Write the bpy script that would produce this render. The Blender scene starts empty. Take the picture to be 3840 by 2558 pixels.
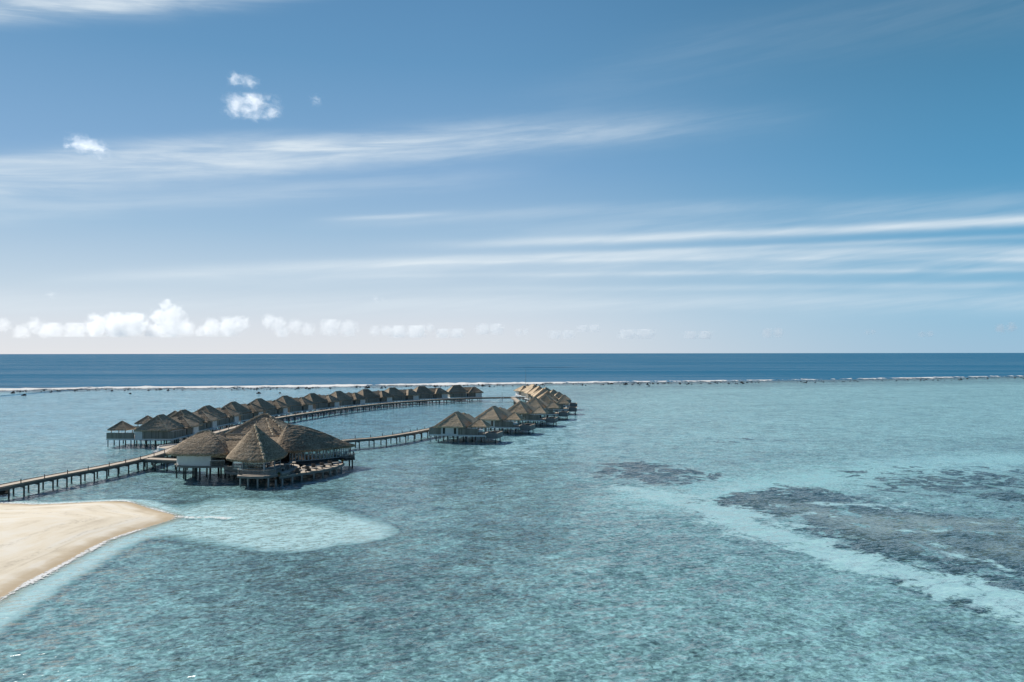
import bpy, math, random
import numpy as np
from mathutils import Vector, Matrix, noise

R = math.radians
random.seed(7)
S = bpy.context.scene
COL = S.collection

# ------------------------------------------------------------------ camera
cam_d = bpy.data.cameras.new("camera"); cam = bpy.data.objects.new("camera", cam_d); COL.objects.link(cam)
cam_d.lens = 28.0; cam_d.sensor_width = 36.0; cam_d.clip_start = 0.5; cam_d.clip_end = 400000
CAM_Z = 25.0
cam.location = (0, 0, CAM_Z)
CAM_ROT = Matrix.Rotation(R(90 + 0.892), 4, 'X') @ Matrix.Rotation(R(-0.07), 4, 'Z')
cam.rotation_euler = CAM_ROT.to_euler()
S.camera = cam
S.render.resolution_x, S.render.resolution_y = 1024, 682
S.view_settings.view_transform = 'Standard'; S.view_settings.look = 'None'
S.view_settings.gamma = 1; S.view_settings.exposure = 0.17
S.cycles.max_bounces = 14; S.cycles.transparent_max_bounces = 16; S.cycles.volume_bounces = 14
S.cycles.caustics_reflective = False; S.cycles.caustics_refractive = False
S.cycles.sample_clamp_indirect = 4; S.cycles.sample_clamp_direct = 3

# ------------------------------------------------------------------ node helper
class NT:
    def __init__(s, tree): s.t = tree
    def n(s, typ, **kw):
        nd = s.t.nodes.new(typ)
        for k, v in kw.items(): setattr(nd, k, v)
        return nd
    def put(s, sock, v):
        if v is None: return
        if isinstance(v, bpy.types.NodeSocket): s.t.links.new(v, sock)
        else: sock.default_value = v
    def m(s, op, a, b=None, c=None, clamp=False):
        nd = s.n('ShaderNodeMath', operation=op, use_clamp=clamp)
        s.put(nd.inputs[0], a); s.put(nd.inputs[1], b); s.put(nd.inputs[2], c)
        return nd.outputs[0]
    def vm(s, op, a, b=None, scale=None):
        nd = s.n('ShaderNodeVectorMath', operation=op)
        s.put(nd.inputs[0], a); s.put(nd.inputs[1], b)
        if scale is not None: s.put(nd.inputs['Scale'], scale)
        return nd.outputs['Value'] if op in ('LENGTH', 'DOT_PRODUCT', 'DISTANCE') else nd.outputs[0]
    def xyz(s, x, y, z):
        nd = s.n('ShaderNodeCombineXYZ'); s.put(nd.inputs[0], x); s.put(nd.inputs[1], y); s.put(nd.inputs[2], z); return nd.outputs[0]
    def sep(s, v):
        nd = s.n('ShaderNodeSeparateXYZ'); s.put(nd.inputs[0], v); return nd.outputs
    def mix(s, f, a, b, blend='MIX'):
        nd = s.n('ShaderNodeMix', data_type='RGBA', blend_type=blend); nd.clamp_factor = True
        s.put(nd.inputs[0], f); s.put(nd.inputs[6], a); s.put(nd.inputs[7], b); return nd.outputs[2]
    def noise(s, v, scale, detail=4, rough=0.55, dist=0.0, out=0):
        nd = s.n('ShaderNodeTexNoise'); s.put(nd.inputs['Vector'], v); nd.inputs['Scale'].default_value = scale
        nd.inputs['Detail'].default_value = detail; nd.inputs['Roughness'].default_value = rough; nd.inputs['Distortion'].default_value = dist
        return nd.outputs[out]
    def ss(s, v, a, b, lo=0.0, hi=1.0):
        nd = s.n('ShaderNodeMapRange', interpolation_type='SMOOTHSTEP')
        s.put(nd.inputs['Value'], v); s.put(nd.inputs['From Min'], a); s.put(nd.inputs['From Max'], b)
        nd.inputs['To Min'].default_value = lo; nd.inputs['To Max'].default_value = hi
        return nd.outputs[0]
    def ramp(s, f, stops):
        nd = s.n('ShaderNodeValToRGB'); s.put(nd.inputs[0], f); e = nd.color_ramp.elements
        while len(e) < len(stops): e.new(0.5)
        for k, (p, c) in enumerate(stops): e[k].position = p; e[k].color = (*c, 1)
        return nd.outputs[0]
    def pos(s): return s.n('ShaderNodeNewGeometry').outputs['Position']
    def obj(s): return s.n('ShaderNodeTexCoord').outputs['Object']
    def attr(s, name): 
        nd = s.n('ShaderNodeAttribute'); nd.attribute_name = name; return nd.outputs['Fac']
    def link(s, a, b): s.t.links.new(a, b)

def rgb(*c): return (*c, 1.0)

# ------------------------------------------------------------------ sun and sky
SUN_EL, SUN_AZ = 34.0, -48.0           # azimuth from the viewing direction, negative = left
sd = Vector((math.sin(R(SUN_AZ)) * math.cos(R(SUN_EL)), math.cos(R(SUN_AZ)) * math.cos(R(SUN_EL)), math.sin(R(SUN_EL))))
ld = bpy.data.lights.new("sun", 'SUN'); ld.energy = 5.0; ld.angle = R(0.53); ld.color = (1.0, 0.95, 0.87)
lo = bpy.data.objects.new("sun", ld); COL.objects.link(lo)
lo.rotation_euler = sd.to_track_quat('Z', 'Y').to_euler(); lo.location = (0, 0, 300)

W = bpy.data.worlds.new("World"); S.world = W; W.use_nodes = True
w = NT(W.node_tree); W.node_tree.nodes.clear()
sky = w.n('ShaderNodeTexSky', sky_type='NISHITA'); sky.sun_disc = False
sky.sun_elevation = R(SUN_EL); sky.sun_rotation = R(SUN_AZ); sky.altitude = 0
sky.air_density = 1.0; sky.dust_density = 0.3; sky.ozone_density = 1.2
d = w.n('ShaderNodeTexCoord').outputs['Generated']
dx, dy, dz = w.sep(d)
az = w.m('ARCTAN2', dx, dy); el = w.m('ARCSINE', dz)
def px_dir(x, y):                       # photo position (2354 wide) to azimuth and elevation of the sky there
    a = math.atan((x - 1177) / 1831); return a, math.atan((813 - y) / 1831 * math.cos(a))
cirrus = None
streak_v = w.xyz(w.m('MULTIPLY', az, 3.0), w.m('MULTIPLY', w.m('SUBTRACT', el, w.m('MULTIPLY', az, 0.09)), 34.0), 0.0)
n1 = w.noise(streak_v, 1.6, 6, 0.6, 0.4)
n2 = w.noise(w.xyz(w.m('MULTIPLY', az, 6.0), w.m('MULTIPLY', el, 22.0), 3.0), 1.4, 5, 0.6, 0.6)
def band(pts, wid, strength, lo_az, hi_az, soft, tex, floor=0.25):
    global cirrus
    A = np.array([px_dir(*p) for p in pts]); c = np.polyfit(A[:, 0], A[:, 1], 2)
    e0 = w.m('ADD', w.m('MULTIPLY', w.m('ADD', w.m('MULTIPLY', az, float(c[0])), float(c[1])), az), float(c[2]))
    t = w.m('DIVIDE', w.m('SUBTRACT', el, e0), wid)
    t = w.m('ADD', t, w.m('MULTIPLY', w.m('SUBTRACT', n2, 0.5), 0.9))
    g = w.m('EXPONENT', w.m('MULTIPLY', w.m('MULTIPLY', t, t), -1.0))
    g = w.m('MULTIPLY', g, w.ss(az, lo_az, lo_az + soft)); g = w.m('MULTIPLY', g, w.ss(az, hi_az, hi_az - soft))
    g = w.m('MULTIPLY', g, w.ss(n1, 0.5 - tex, 0.5 + tex, floor, 1.0))
    g = w.m('MULTIPLY', g, strength * 1.6)
    cirrus = g if cirrus is None else w.m('ADD', cirrus, g)
band([(0, 420), (400, 378), (900, 340), (1900, 262)], 0.017, 0.55, -3, 0.42, 0.6, 0.22)
band([(0, 372), (420, 338), (800, 330)], 0.010, 0.38, -3, -0.05, 0.3, 0.22)
band([(0, 490), (600, 445), (1200, 400)], 0.012, 0.18, -3, 0.1, 0.3, 0.25)
band([(900, 565), (1500, 547), (2354, 506)], 0.0055, 0.52, -0.22, 3, 0.40, 0.2, 0.65)
band([(900, 548), (1500, 520), (2354, 470)], 0.013, 0.16, -0.2, 3, 0.4, 0.25)
band([(100, 645), (800, 608), (2354, 577)], 0.0065, 0.36, -0.6, 3, 0.3, 0.22, 0.55)
band([(300, 640), (1000, 625), (2354, 600)], 0.013, 0.26, -0.6, 3, 0.4, 0.25)
band([(0, 700), (900, 700), (2354, 690)], 0.012, 0.30, -3, 3, 0.2, 0.25)
band([(0, 8), (300, -4), (700, -40)], 0.013, 0.60, -3, -0.12, 0.3, 0.2)
band([(1000, 500), (1500, 480), (2000, 470)], 0.008, 0.14, -0.3, 0.5, 0.2, 0.25)
band([(700, 505), (900, 497), (1080, 487)], 0.0028, 0.26, -0.26, -0.03, 0.10, 0.2, 0.5)
band([(1200, 590), (1700, 570), (2354, 545)], 0.0030, 0.22, -0.1, 3, 0.3, 0.2, 0.4)
band([(600, 620), (1300, 600), (2354, 598)], 0.0028, 0.20, -0.35, 3, 0.3, 0.2, 0.4)
band([(700, 636), (1400, 630), (2354, 622)], 0.0028, 0.20, -0.3, 3, 0.3, 0.2, 0.4)
band([(900, 668), (1600, 662), (2354, 655)], 0.0040, 0.18, -0.2, 3, 0.3, 0.2, 0.4)
band([(1300, 220), (1900, 60), (2354, 0)], 0.03, 0.05, -0.1, 3, 0.3, 0.25)
hsv = w.n('ShaderNodeHueSaturation'); hsv.inputs['Saturation'].default_value = 1.0; hsv.inputs['Value'].default_value = 1.0
w.link(sky.outputs[0], hsv.inputs['Color'])
def lin(r, g, b): return tuple(((c / 255 + 0.055) / 1.055) ** 2.4 if c > 10 else c / 255 / 12.92 for c in (r, g, b))
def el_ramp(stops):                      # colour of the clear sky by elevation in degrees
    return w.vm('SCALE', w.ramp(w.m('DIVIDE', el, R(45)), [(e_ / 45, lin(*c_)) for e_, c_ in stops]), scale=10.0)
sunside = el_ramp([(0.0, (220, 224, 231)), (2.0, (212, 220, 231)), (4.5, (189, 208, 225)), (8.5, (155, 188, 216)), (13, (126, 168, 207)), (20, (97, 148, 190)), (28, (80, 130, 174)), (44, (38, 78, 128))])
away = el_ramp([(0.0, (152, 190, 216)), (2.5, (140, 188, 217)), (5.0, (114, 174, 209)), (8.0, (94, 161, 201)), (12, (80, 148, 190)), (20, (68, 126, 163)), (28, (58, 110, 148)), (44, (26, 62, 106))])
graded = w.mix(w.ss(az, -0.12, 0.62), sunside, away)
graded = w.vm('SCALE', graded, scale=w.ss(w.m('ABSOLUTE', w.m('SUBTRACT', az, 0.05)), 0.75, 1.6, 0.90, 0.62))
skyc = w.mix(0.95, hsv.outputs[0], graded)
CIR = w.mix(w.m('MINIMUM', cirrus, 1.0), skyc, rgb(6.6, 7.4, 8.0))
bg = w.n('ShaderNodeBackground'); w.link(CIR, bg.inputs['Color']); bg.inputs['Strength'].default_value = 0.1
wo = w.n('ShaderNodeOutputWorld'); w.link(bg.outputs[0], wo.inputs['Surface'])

# ------------------------------------------------------------------ geometry helpers
def P(x, y, z=0.0):
    """world point at height z seen at photo position (x, y) on the 3840 x 2558 frame"""
    v = (CAM_ROT.to_3x3() @ Vector(((x - 1920) / 2987, -(y - 1279) / 2987, -1)))
    k = (z - CAM_Z) / v.z
    return Vector((v.x * k, v.y * k, z))
def D(x, y, z=0.0): return P(x * 1.63127, y * 1.63127, z)

class MB:
    def __init__(s): s.v = []; s.f = []
    def add(s, vs, fs):
        o = len(s.v); s.v += [tuple(v) for v in vs]; s.f += [tuple(i + o for i in f) for f in fs]
    def box(s, x0, x1, y0, y1, z0, z1):
        s.add([(x0, y0, z0), (x1, y0, z0), (x1, y1, z0), (x0, y1, z0), (x0, y0, z1), (x1, y0, z1), (x1, y1, z1), (x0, y1, z1)],
              [(3, 2, 1, 0), (4, 5, 6, 7), (0, 1, 5, 4), (1, 2, 6, 5), (2, 3, 7, 6), (3, 0, 4, 7)])
    def bar(s, p, q, wd, ht):
        """upright-section beam from p to q (centre line)"""
        p, q = Vector(p), Vector(q); a = (q - p)
        side = Vector((-a.y, a.x, 0)); side = side.normalized() * wd / 2 if side.length > 1e-6 else Vector((wd / 2, 0, 0))
        up = a.cross(side).normalized() * ht / 2
        if up.z < 0: up = -up
        vs = [p - side - up, p + side - up, p + side + up, p - side + up, q - side - up, q + side - up, q + side + up, q - side + up]
        s.add(vs, [(0, 1, 2, 3), (7, 6, 5, 4), (0, 4, 5, 1), (1, 5, 6, 2), (2, 6, 7, 3), (3, 7, 4, 0)])
    def cyl(s, p, q, r0, r1=None, n=8):
        p, q = Vector(p), Vector(q); r1 = r0 if r1 is None else r1
        a = (q - p).normalized(); b = a.orthogonal().normalized(); c = a.cross(b)
        vs = []
        for k in range(n):
            t = 2 * math.pi * k / n; vs.append(p + (b * math.cos(t) + c * math.sin(t)) * r0)
        for k in range(n):
            t = 2 * math.pi * k / n; vs.append(q + (b * math.cos(t) + c * math.sin(t)) * r1)
        fs = [(k, (k + 1) % n, (k + 1) % n + n, k + n) for k in range(n)] + [tuple(range(n - 1, -1, -1)), tuple(range(n, 2 * n))]
        s.add(vs, fs)
    def prism(s, pts, z0, z1):
        n = len(pts); A = sum(pts[i][0] * pts[(i + 1) % n][1] - pts[(i + 1) % n][0] * pts[i][1] for i in range(n))
        if A < 0: pts = pts[::-1]
        vs = [(p[0], p[1], z0) for p in pts] + [(p[0], p[1], z1) for p in pts]
        s.add(vs, [(k, (k + 1) % n, (k + 1) % n + n, k + n) for k in range(n)] + [tuple(range(n - 1, -1, -1)), tuple(range(n, 2 * n))])
    def build(s, name, mat, parent=None, mirror=False, smooth=False):
        vs = [(-x, y, z) for x, y, z in s.v] if mirror else s.v
        fs = [f[::-1] for f in s.f] if mirror else s.f
        me = bpy.data.meshes.new(name); me.from_pydata(vs, [], fs); me.materials.append(mat)
        if smooth: me.polygons.foreach_set('use_smooth', [True] * len(me.polygons))
        o = bpy.data.objects.new(name, me); COL.objects.link(o)
        if parent: o.parent = parent
        return o

def tag(o, label=None, cat=None, group=None, kind=None):
    if label: o['label'] = label
    if cat: o['category'] = cat
    if group: o['group'] = group
    if kind: o['kind'] = kind
    return o
def empty(name, loc=(0, 0, 0), rz=0.0):
    o = bpy.data.objects.new(name, None); o.location = loc; o.rotation_euler = (0, 0, rz); o.empty_display_size = 1; COL.objects.link(o); return o
def copy_tree(o, parent=None):
    c = o.copy(); COL.objects.link(c)
    if parent: c.parent = parent
    for ch in list(o.children): copy_tree(ch, c)
    return c

def smooth_line(pts, step):
    """Catmull-Rom through 2-D/3-D points, resampled at about step"""
    pts = [Vector(p) for p in pts]; out = []
    for i in range(len(pts) - 1):
        p0 = pts[max(i - 1, 0)]; p1 = pts[i]; p2 = pts[i + 1]; p3 = pts[min(i + 2, len(pts) - 1)]
        n = max(1, int((p2 - p1).length / step))
        for k in range(n):
            t = k / n
            out.append(0.5 * ((2 * p1) + (-p0 + p2) * t + (2 * p0 - 5 * p1 + 4 * p2 - p3) * t * t + (-p0 + 3 * p1 - 3 * p2 + p3) * t ** 3))
    out.append(pts[-1]); return out

# ------------------------------------------------------------------ materials
def mat(name):
    m = bpy.data.materials.new(name); m.use_nodes = True; m.node_tree.nodes.clear(); n = NT(m.node_tree)
    return m, n, n.n('ShaderNodeOutputMaterial')
def principled(n, out, col, rough=0.8, normal=None, spec=0.3):
    b = n.n('ShaderNodeBsdfPrincipled'); n.put(b.inputs['Base Color'], col); n.put(b.inputs['Roughness'], rough)
    b.inputs['Specular IOR Level'].default_value = spec
    if normal is not None: n.link(normal, b.inputs['Normal'])
    n.link(b.outputs[0], out.inputs['Surface']); return b
def bump(n, h, strength, dist):
    b = n.n('ShaderNodeBump'); b.inputs['Strength'].default_value = strength; b.inputs['Distance'].default_value = dist
    n.link(h, b.inputs['Height']); return b.outputs[0]

def thatch(name, dark, light, pale):
    m, n, o = mat(name); p = n.pos(); x, y, z = n.sep(p)
    course = n.noise(n.xyz(n.m('MULTIPLY', x, 0.35), n.m('MULTIPLY', y, 0.35), n.m('MULTIPLY', z, 5.5)), 1.0, 3, 0.6, 0.5)
    fine = n.noise(p, 4.5, 4, 0.7)
    broad = n.noise(p, 0.22, 3, 0.5)
    v = n.m('ADD', n.m('ADD', n.m('MULTIPLY', course, 0.28), n.m('MULTIPLY', n.m('SUBTRACT', n.n('ShaderNodeObjectInfo').outputs['Random'], 0.5), 0.09)), n.m('ADD', n.m('MULTIPLY', fine, 1.05), n.m('MULTIPLY', broad, 0.22)))
    c = n.ramp(n.m('MULTIPLY', v, 0.645), [(0.36, dark), (0.51, light), (0.62, pale)])
    c = n.mix(n.m('MULTIPLY', n.ss(n.noise(p, 1.9, 4, 0.65, 0.5), 0.55, 0.68), 0.55), c, rgb(*pale))
    c = n.mix(n.m('MULTIPLY', n.ss(n.noise(n.vm('ADD', p, (31.0, 7.0, 0.0)), 1.3, 4, 0.65, 0.5), 0.54, 0.68), 0.6), c, rgb(*dark))
    c = n.mix(n.m('MULTIPLY', n.n('ShaderNodeObjectInfo').outputs['Random'], 0.3), c, n.mix(0.5, c, rgb(*light)))
    fib = n.noise(p, 9.0, 3, 0.75)
    h = n.m('ADD', n.m('MULTIPLY', course, 0.35), n.m('MULTIPLY', fib, 0.8))
    principled(n, o, c, 0.95, bump(n, h, 0.7, 0.12), 0.1); return m
M = {}
M['thatch_grey'] = thatch('thatch_weathered', (0.11, 0.081, 0.055), (0.365, 0.285, 0.20), (0.68, 0.57, 0.43))
M['thatch_tan'] = thatch('thatch_tan', (0.25, 0.175, 0.11), (0.60, 0.465, 0.315), (0.76, 0.64, 0.48))
M['cap'] = thatch('thatch_ridge', (0.30, 0.24, 0.165), (0.62, 0.52, 0.385), (0.85, 0.75, 0.60))
def boards(name, a, b, axis_scale=3.2, rough=0.85):
    m, n, o = mat(name); p = n.obj(); x, y, z = n.sep(p)
    q = n.xyz(n.m('FLOOR', n.m('MULTIPLY', x, axis_scale)), n.m('FLOOR', n.m('MULTIPLY', y, axis_scale)), 0.0)
    wn = n.n('ShaderNodeTexWhiteNoise'); n.link(q, wn.inputs['Vector'])
    f = n.noise(n.xyz(n.m('MULTIPLY', x, 6), n.m('MULTIPLY', y, 6), n.m('MULTIPLY', z, 0.6)), 1.5, 4, 0.6)
    v = n.m('ADD', n.m('MULTIPLY', wn.outputs[0], 0.55), n.m('MULTIPLY', f, 0.6))
    principled(n, o, n.ramp(v, [(0.1, a), (0.9, b)]), rough, None, 0.2); return m
M['fence'] = boards('fence_boards', (0.15, 0.14, 0.12), (0.36, 0.335, 0.29))
M['deck'] = boards('deck_boards', (0.42, 0.35, 0.275), (0.56, 0.48, 0.385), 1.1)
M['dark_wood'] = boards('dark_timber', (0.045, 0.042, 0.04), (0.11, 0.10, 0.095))
M['furn'] = boards('weathered_furniture', (0.06, 0.055, 0.05), (0.14, 0.13, 0.12), 6)
M['rail'] = boards('railing_timber', (0.20, 0.19, 0.175), (0.36, 0.34, 0.31))
def plain(name, a, b, rough=0.7, scale=0.8, spec=0.3):
    m, n, o = mat(name); p = n.obj()
    v = n.noise(p, scale, 5, 0.65)
    principled(n, o, n.ramp(v, [(0.3, a), (0.68, b)]), rough, None, spec); return m
M['white'] = plain('white_render', (0.66, 0.67, 0.67), (0.80, 0.80, 0.79))
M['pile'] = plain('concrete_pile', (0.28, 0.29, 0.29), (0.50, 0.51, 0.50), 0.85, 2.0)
M['pile_dark'] = plain('dark_pile', (0.05, 0.055, 0.055), (0.12, 0.12, 0.115), 0.85, 2.0)
M['beam'] = plain('concrete_beam', (0.10, 0.105, 0.105), (0.19, 0.19, 0.185), 0.85)
M['grey_trim'] = plain('grey_trim', (0.15, 0.155, 0.15), (0.23, 0.235, 0.23), 0.7)
M['frame'] = plain('window_frame', (0.42, 0.45, 0.46), (0.55, 0.57, 0.57), 0.5)
M['door'] = plain('dark_door', (0.03, 0.032, 0.034), (0.06, 0.06, 0.06), 0.4)
M['stone'] = plain('pool_stone', (0.17, 0.175, 0.175), (0.27, 0.27, 0.265), 0.8, 1.5)
M['rock'] = plain('reef_rock', (0.015, 0.015, 0.014), (0.06, 0.056, 0.048), 0.95, 1.2, 0.05)
M['metal'] = plain('mast_metal', (0.10, 0.10, 0.10), (0.18, 0.18, 0.18), 0.5)
M['leaf'] = plain('plant_leaf', (0.05, 0.07, 0.02), (0.16, 0.15, 0.05), 0.8, 5)
M['pot'] = plain('clay_pot', (0.20, 0.09, 0.05), (0.30, 0.15, 0.09), 0.8, 5)
def glass():
    m, n, o = mat('window_glass')
    fr = n.n('ShaderNodeFresnel'); fr.inputs[0].default_value = 1.5
    tr = n.n('ShaderNodeBsdfTransparent'); tr.inputs[0].default_value = rgb(0.62, 0.70, 0.70)
    gl = n.n('ShaderNodeBsdfGlossy'); gl.inputs['Roughness'].default_value = 0.03
    mx = n.n('ShaderNodeMixShader'); n.link(n.m('ADD', fr.outputs[0], 0.05), mx.inputs[0]); n.link(tr.outputs[0], mx.inputs[1]); n.link(gl.outputs[0], mx.inputs[2])
    n.link(mx.outputs[0], o.inputs['Surface']); return m
M['glass'] = glass()
def dark_glass():
    m, n, o = mat('dark_window'); principled(n, o, rgb(0.02, 0.024, 0.026), 0.12, None, 0.5); return m
M['dark_glass'] = dark_glass()

# water -------------------------------------------------------------
def wave_normal(n, layers, aniso=(1.0, 1.0), turn=0.0):
    x, y, z = n.sep(n.pos()); ct, st = math.cos(R(turn)), math.sin(R(turn))
    xr = n.m('ADD', n.m('MULTIPLY', x, ct), n.m('MULTIPLY', y, st)); yr = n.m('SUBTRACT', n.m('MULTIPLY', y, ct), n.m('MULTIPLY', x, st))
    v = n.xyz(n.m('MULTIPLY', xr, aniso[0]), n.m('MULTIPLY', yr, aniso[1]), 0.0)
    tot = None
    for sc, amp, det in layers:
        c = n.vm('SUBTRACT', n.noise(v, sc, det, 0.55, 0.3, 1), (0.5, 0.5, 0.5))
        c = n.vm('SCALE', c, scale=float(amp) if isinstance(amp, (int, float)) else amp)
        tot = c if tot is None else n.vm('ADD', tot, c)
    sx, sy, sz = n.sep(tot)
    return n.vm('NORMALIZE', n.xyz(sx, sy, 1.0))
def schlick(n, nor):
    c0 = n.vm('DOT_PRODUCT', n.n('ShaderNodeNewGeometry').outputs['Incoming'], nor); c = n.m('ABSOLUTE', c0)
    f = n.m('ADD', n.m('MULTIPLY', n.m('POWER', n.m('SUBTRACT', 1.0, c, None, True), 5.0), 0.98), 0.02)
    return n.m('MULTIPLY', f, n.ss(c, 0.0, 0.07))
def lagoon_mat():
    m, n, o = mat('lagoon_water')
    p = n.pos()
    calm = n.ss(n.noise(p, 0.02, 4, 0.6, 0.8), 0.35, 0.65, 0.75, 1.25)
    nor = wave_normal(n, [(1.0, n.m('MULTIPLY', calm, 1.0), 3), (2.8, n.m('MULTIPLY', calm, 0.9), 2), (0.3, 0.24, 2)], (0.5, 1.45), 24)
    fr = schlick(n, nor)
    tr = n.n('ShaderNodeBsdfTransparent'); x_, y_, z_ = n.sep(p)
    deep = n.m('MULTIPLY', n.ss(n.m('ADD', y_, n.m('MULTIPLY', n.m('SUBTRACT', n.noise(p, 0.012, 4, 0.6, 0.5), 0.5), 160)), 150.0, 290.0), n.ss(x_, 70.0, -60.0))
    n.put(tr.inputs[0], n.mix(deep, rgb(0.79, 0.927, 0.958), rgb(0.68, 0.885, 1.0)))
    gl = n.n('ShaderNodeBsdfGlossy'); gl.inputs['Roughness'].default_value = 0.10; n.link(nor, gl.inputs['Normal'])
    mx = n.n('ShaderNodeMixShader'); n.link(fr, mx.inputs[0]); n.link(tr.outputs[0], mx.inputs[1]); n.link(gl.outputs[0], mx.inputs[2])
    n.link(mx.outputs[0], o.inputs['Surface']); return m
M['lagoon'] = lagoon_mat()
def ocean_mat():
    m, n, o = mat('ocean_water'); x, y, z = n.sep(n.pos())
    lane = n.noise(n.xyz(n.m('MULTIPLY', x, 0.0011), n.m('MULTIPLY', y, 0.0075), 0.0), 1.0, 6, 0.62, 0.5)
    lane2 = n.noise(n.xyz(n.m('MULTIPLY', x, 0.004), n.m('MULTIPLY', y, 0.028), 5.0), 1.0, 5, 0.65, 0.8)
    lane = n.m('SUBTRACT', lane, n.m('MULTIPLY', n.ss(lane2, 0.54, 0.72), 0.22))
    amp = n.ss(lane, 0.36, 0.66, 0.55, 1.15)
    nor = wave_normal(n, [(0.12, n.m('MULTIPLY', amp, 0.9), 3), (0.9, n.m('MULTIPLY', amp, 0.8), 2)], (0.6, 1.3), 10)
    fr = schlick(n, nor)
    df = n.n('ShaderNodeBsdfDiffuse'); n.put(df.inputs[0], rgb(0.022, 0.145, 0.262))
    gl = n.n('ShaderNodeBsdfGlossy'); gl.inputs['Roughness'].default_value = 0.12; n.link(nor, gl.inputs['Normal'])
    mx = n.n('ShaderNodeMixShader'); n.link(n.m('MULTIPLY', fr, n.ss(lane, 0.40, 0.60, 0.55, 0.16)), mx.inputs[0]); n.link(df.outputs[0], mx.inputs[1]); n.link(gl.outputs[0], mx.inputs[2])
    n.link(mx.outputs[0], o.inputs['Surface']); return m
M['ocean'] = ocean_mat()
def seabed_colour(n, p, bias):
    v0 = n.noise(p, 0.05, 5, 0.6, 0.6); v1 = n.noise(p, 0.28, 5, 0.66, 0.8); v2 = n.noise(p, 1.7, 5, 0.7, 0.7)
    b = n.m('ADD', bias, n.m('MULTIPLY', n.m('SUBTRACT', v0, 0.5), 0.8))
    b = n.m('ADD', b, n.m('MULTIPLY', n.m('SUBTRACT', v1, 0.5), 1.75)); b = n.m('ADD', b, n.m('MULTIPLY', n.m('SUBTRACT', v2, 0.5), 3.0))
    f = n.m('ADD', n.m('MULTIPLY', b, 0.5), 0.5)
    c = n.ramp(f, [(0.10, (0.035, 0.05, 0.055)), (0.36, (0.115, 0.165, 0.17)), (0.56, (0.24, 0.34, 0.335)), (0.88, (0.58, 0.80, 0.77))])  # bed colours carry the blue-green of light scattered in the water
    return c, v0, v1, v2
def seabed_mat():
    m, n, o = mat('coral_seabed'); p = n.pos()
    c, v0, v1, v2 = seabed_colour(n, p, n.attr('bias'))
    rag = n.noise(p, 0.16, 7, 0.68, 1.0); rag2 = n.noise(n.vm('ADD', p, (71.0, 13.0, 0.0)), 0.22, 7, 0.68, 0.8)
    pale = n.ramp(n.m('ADD', n.m('MULTIPLY', v2, 0.6), n.m('MULTIPLY', v1, 0.4)), [(0.36, (0.12, 0.13, 0.12)), (0.60, (0.60, 0.58, 0.51))])
    dark = n.ramp(n.m('ADD', n.m('MULTIPLY', v2, 0.65), n.m('MULTIPLY', v1, 0.35)), [(0.38, (0.018, 0.032, 0.035)), (0.52, (0.062, 0.088, 0.086)), (0.66, (0.22, 0.27, 0.25))])
    coralc = n.mix(n.m('MULTIPLY', n.attr('pale'), n.ss(v0, 0.34, 0.56)), dark, pale)
    sandc = n.ramp(n.m('ADD', n.m('MULTIPLY', v2, 0.5), n.m('MULTIPLY', v1, 0.5)), [(0.3, (0.48, 0.66, 0.64)), (0.6, (0.78, 0.90, 0.86))])
    cm = n.ss(n.m('ADD', n.attr('coral'), n.m('MULTIPLY', n.m('MULTIPLY', n.m('SUBTRACT', rag, 0.5), 3.6), n.ss(n.attr('coral'), 0.0, 0.22))), 0.44, 0.58)
    lm = n.ss(n.m('ADD', n.attr('lane'), n.m('MULTIPLY', n.m('SUBTRACT', n.m('ADD', n.m('MULTIPLY', rag2, 0.75), n.m('MULTIPLY', v2, 0.25)), 0.5), 3.2)), 0.36, 0.72)
    c = n.mix(cm, c, coralc); c = n.mix(lm, c, sandc)
    principled(n, o, c, 0.95, None, 0.05); return m
M['seabed'] = seabed_mat()
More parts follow.
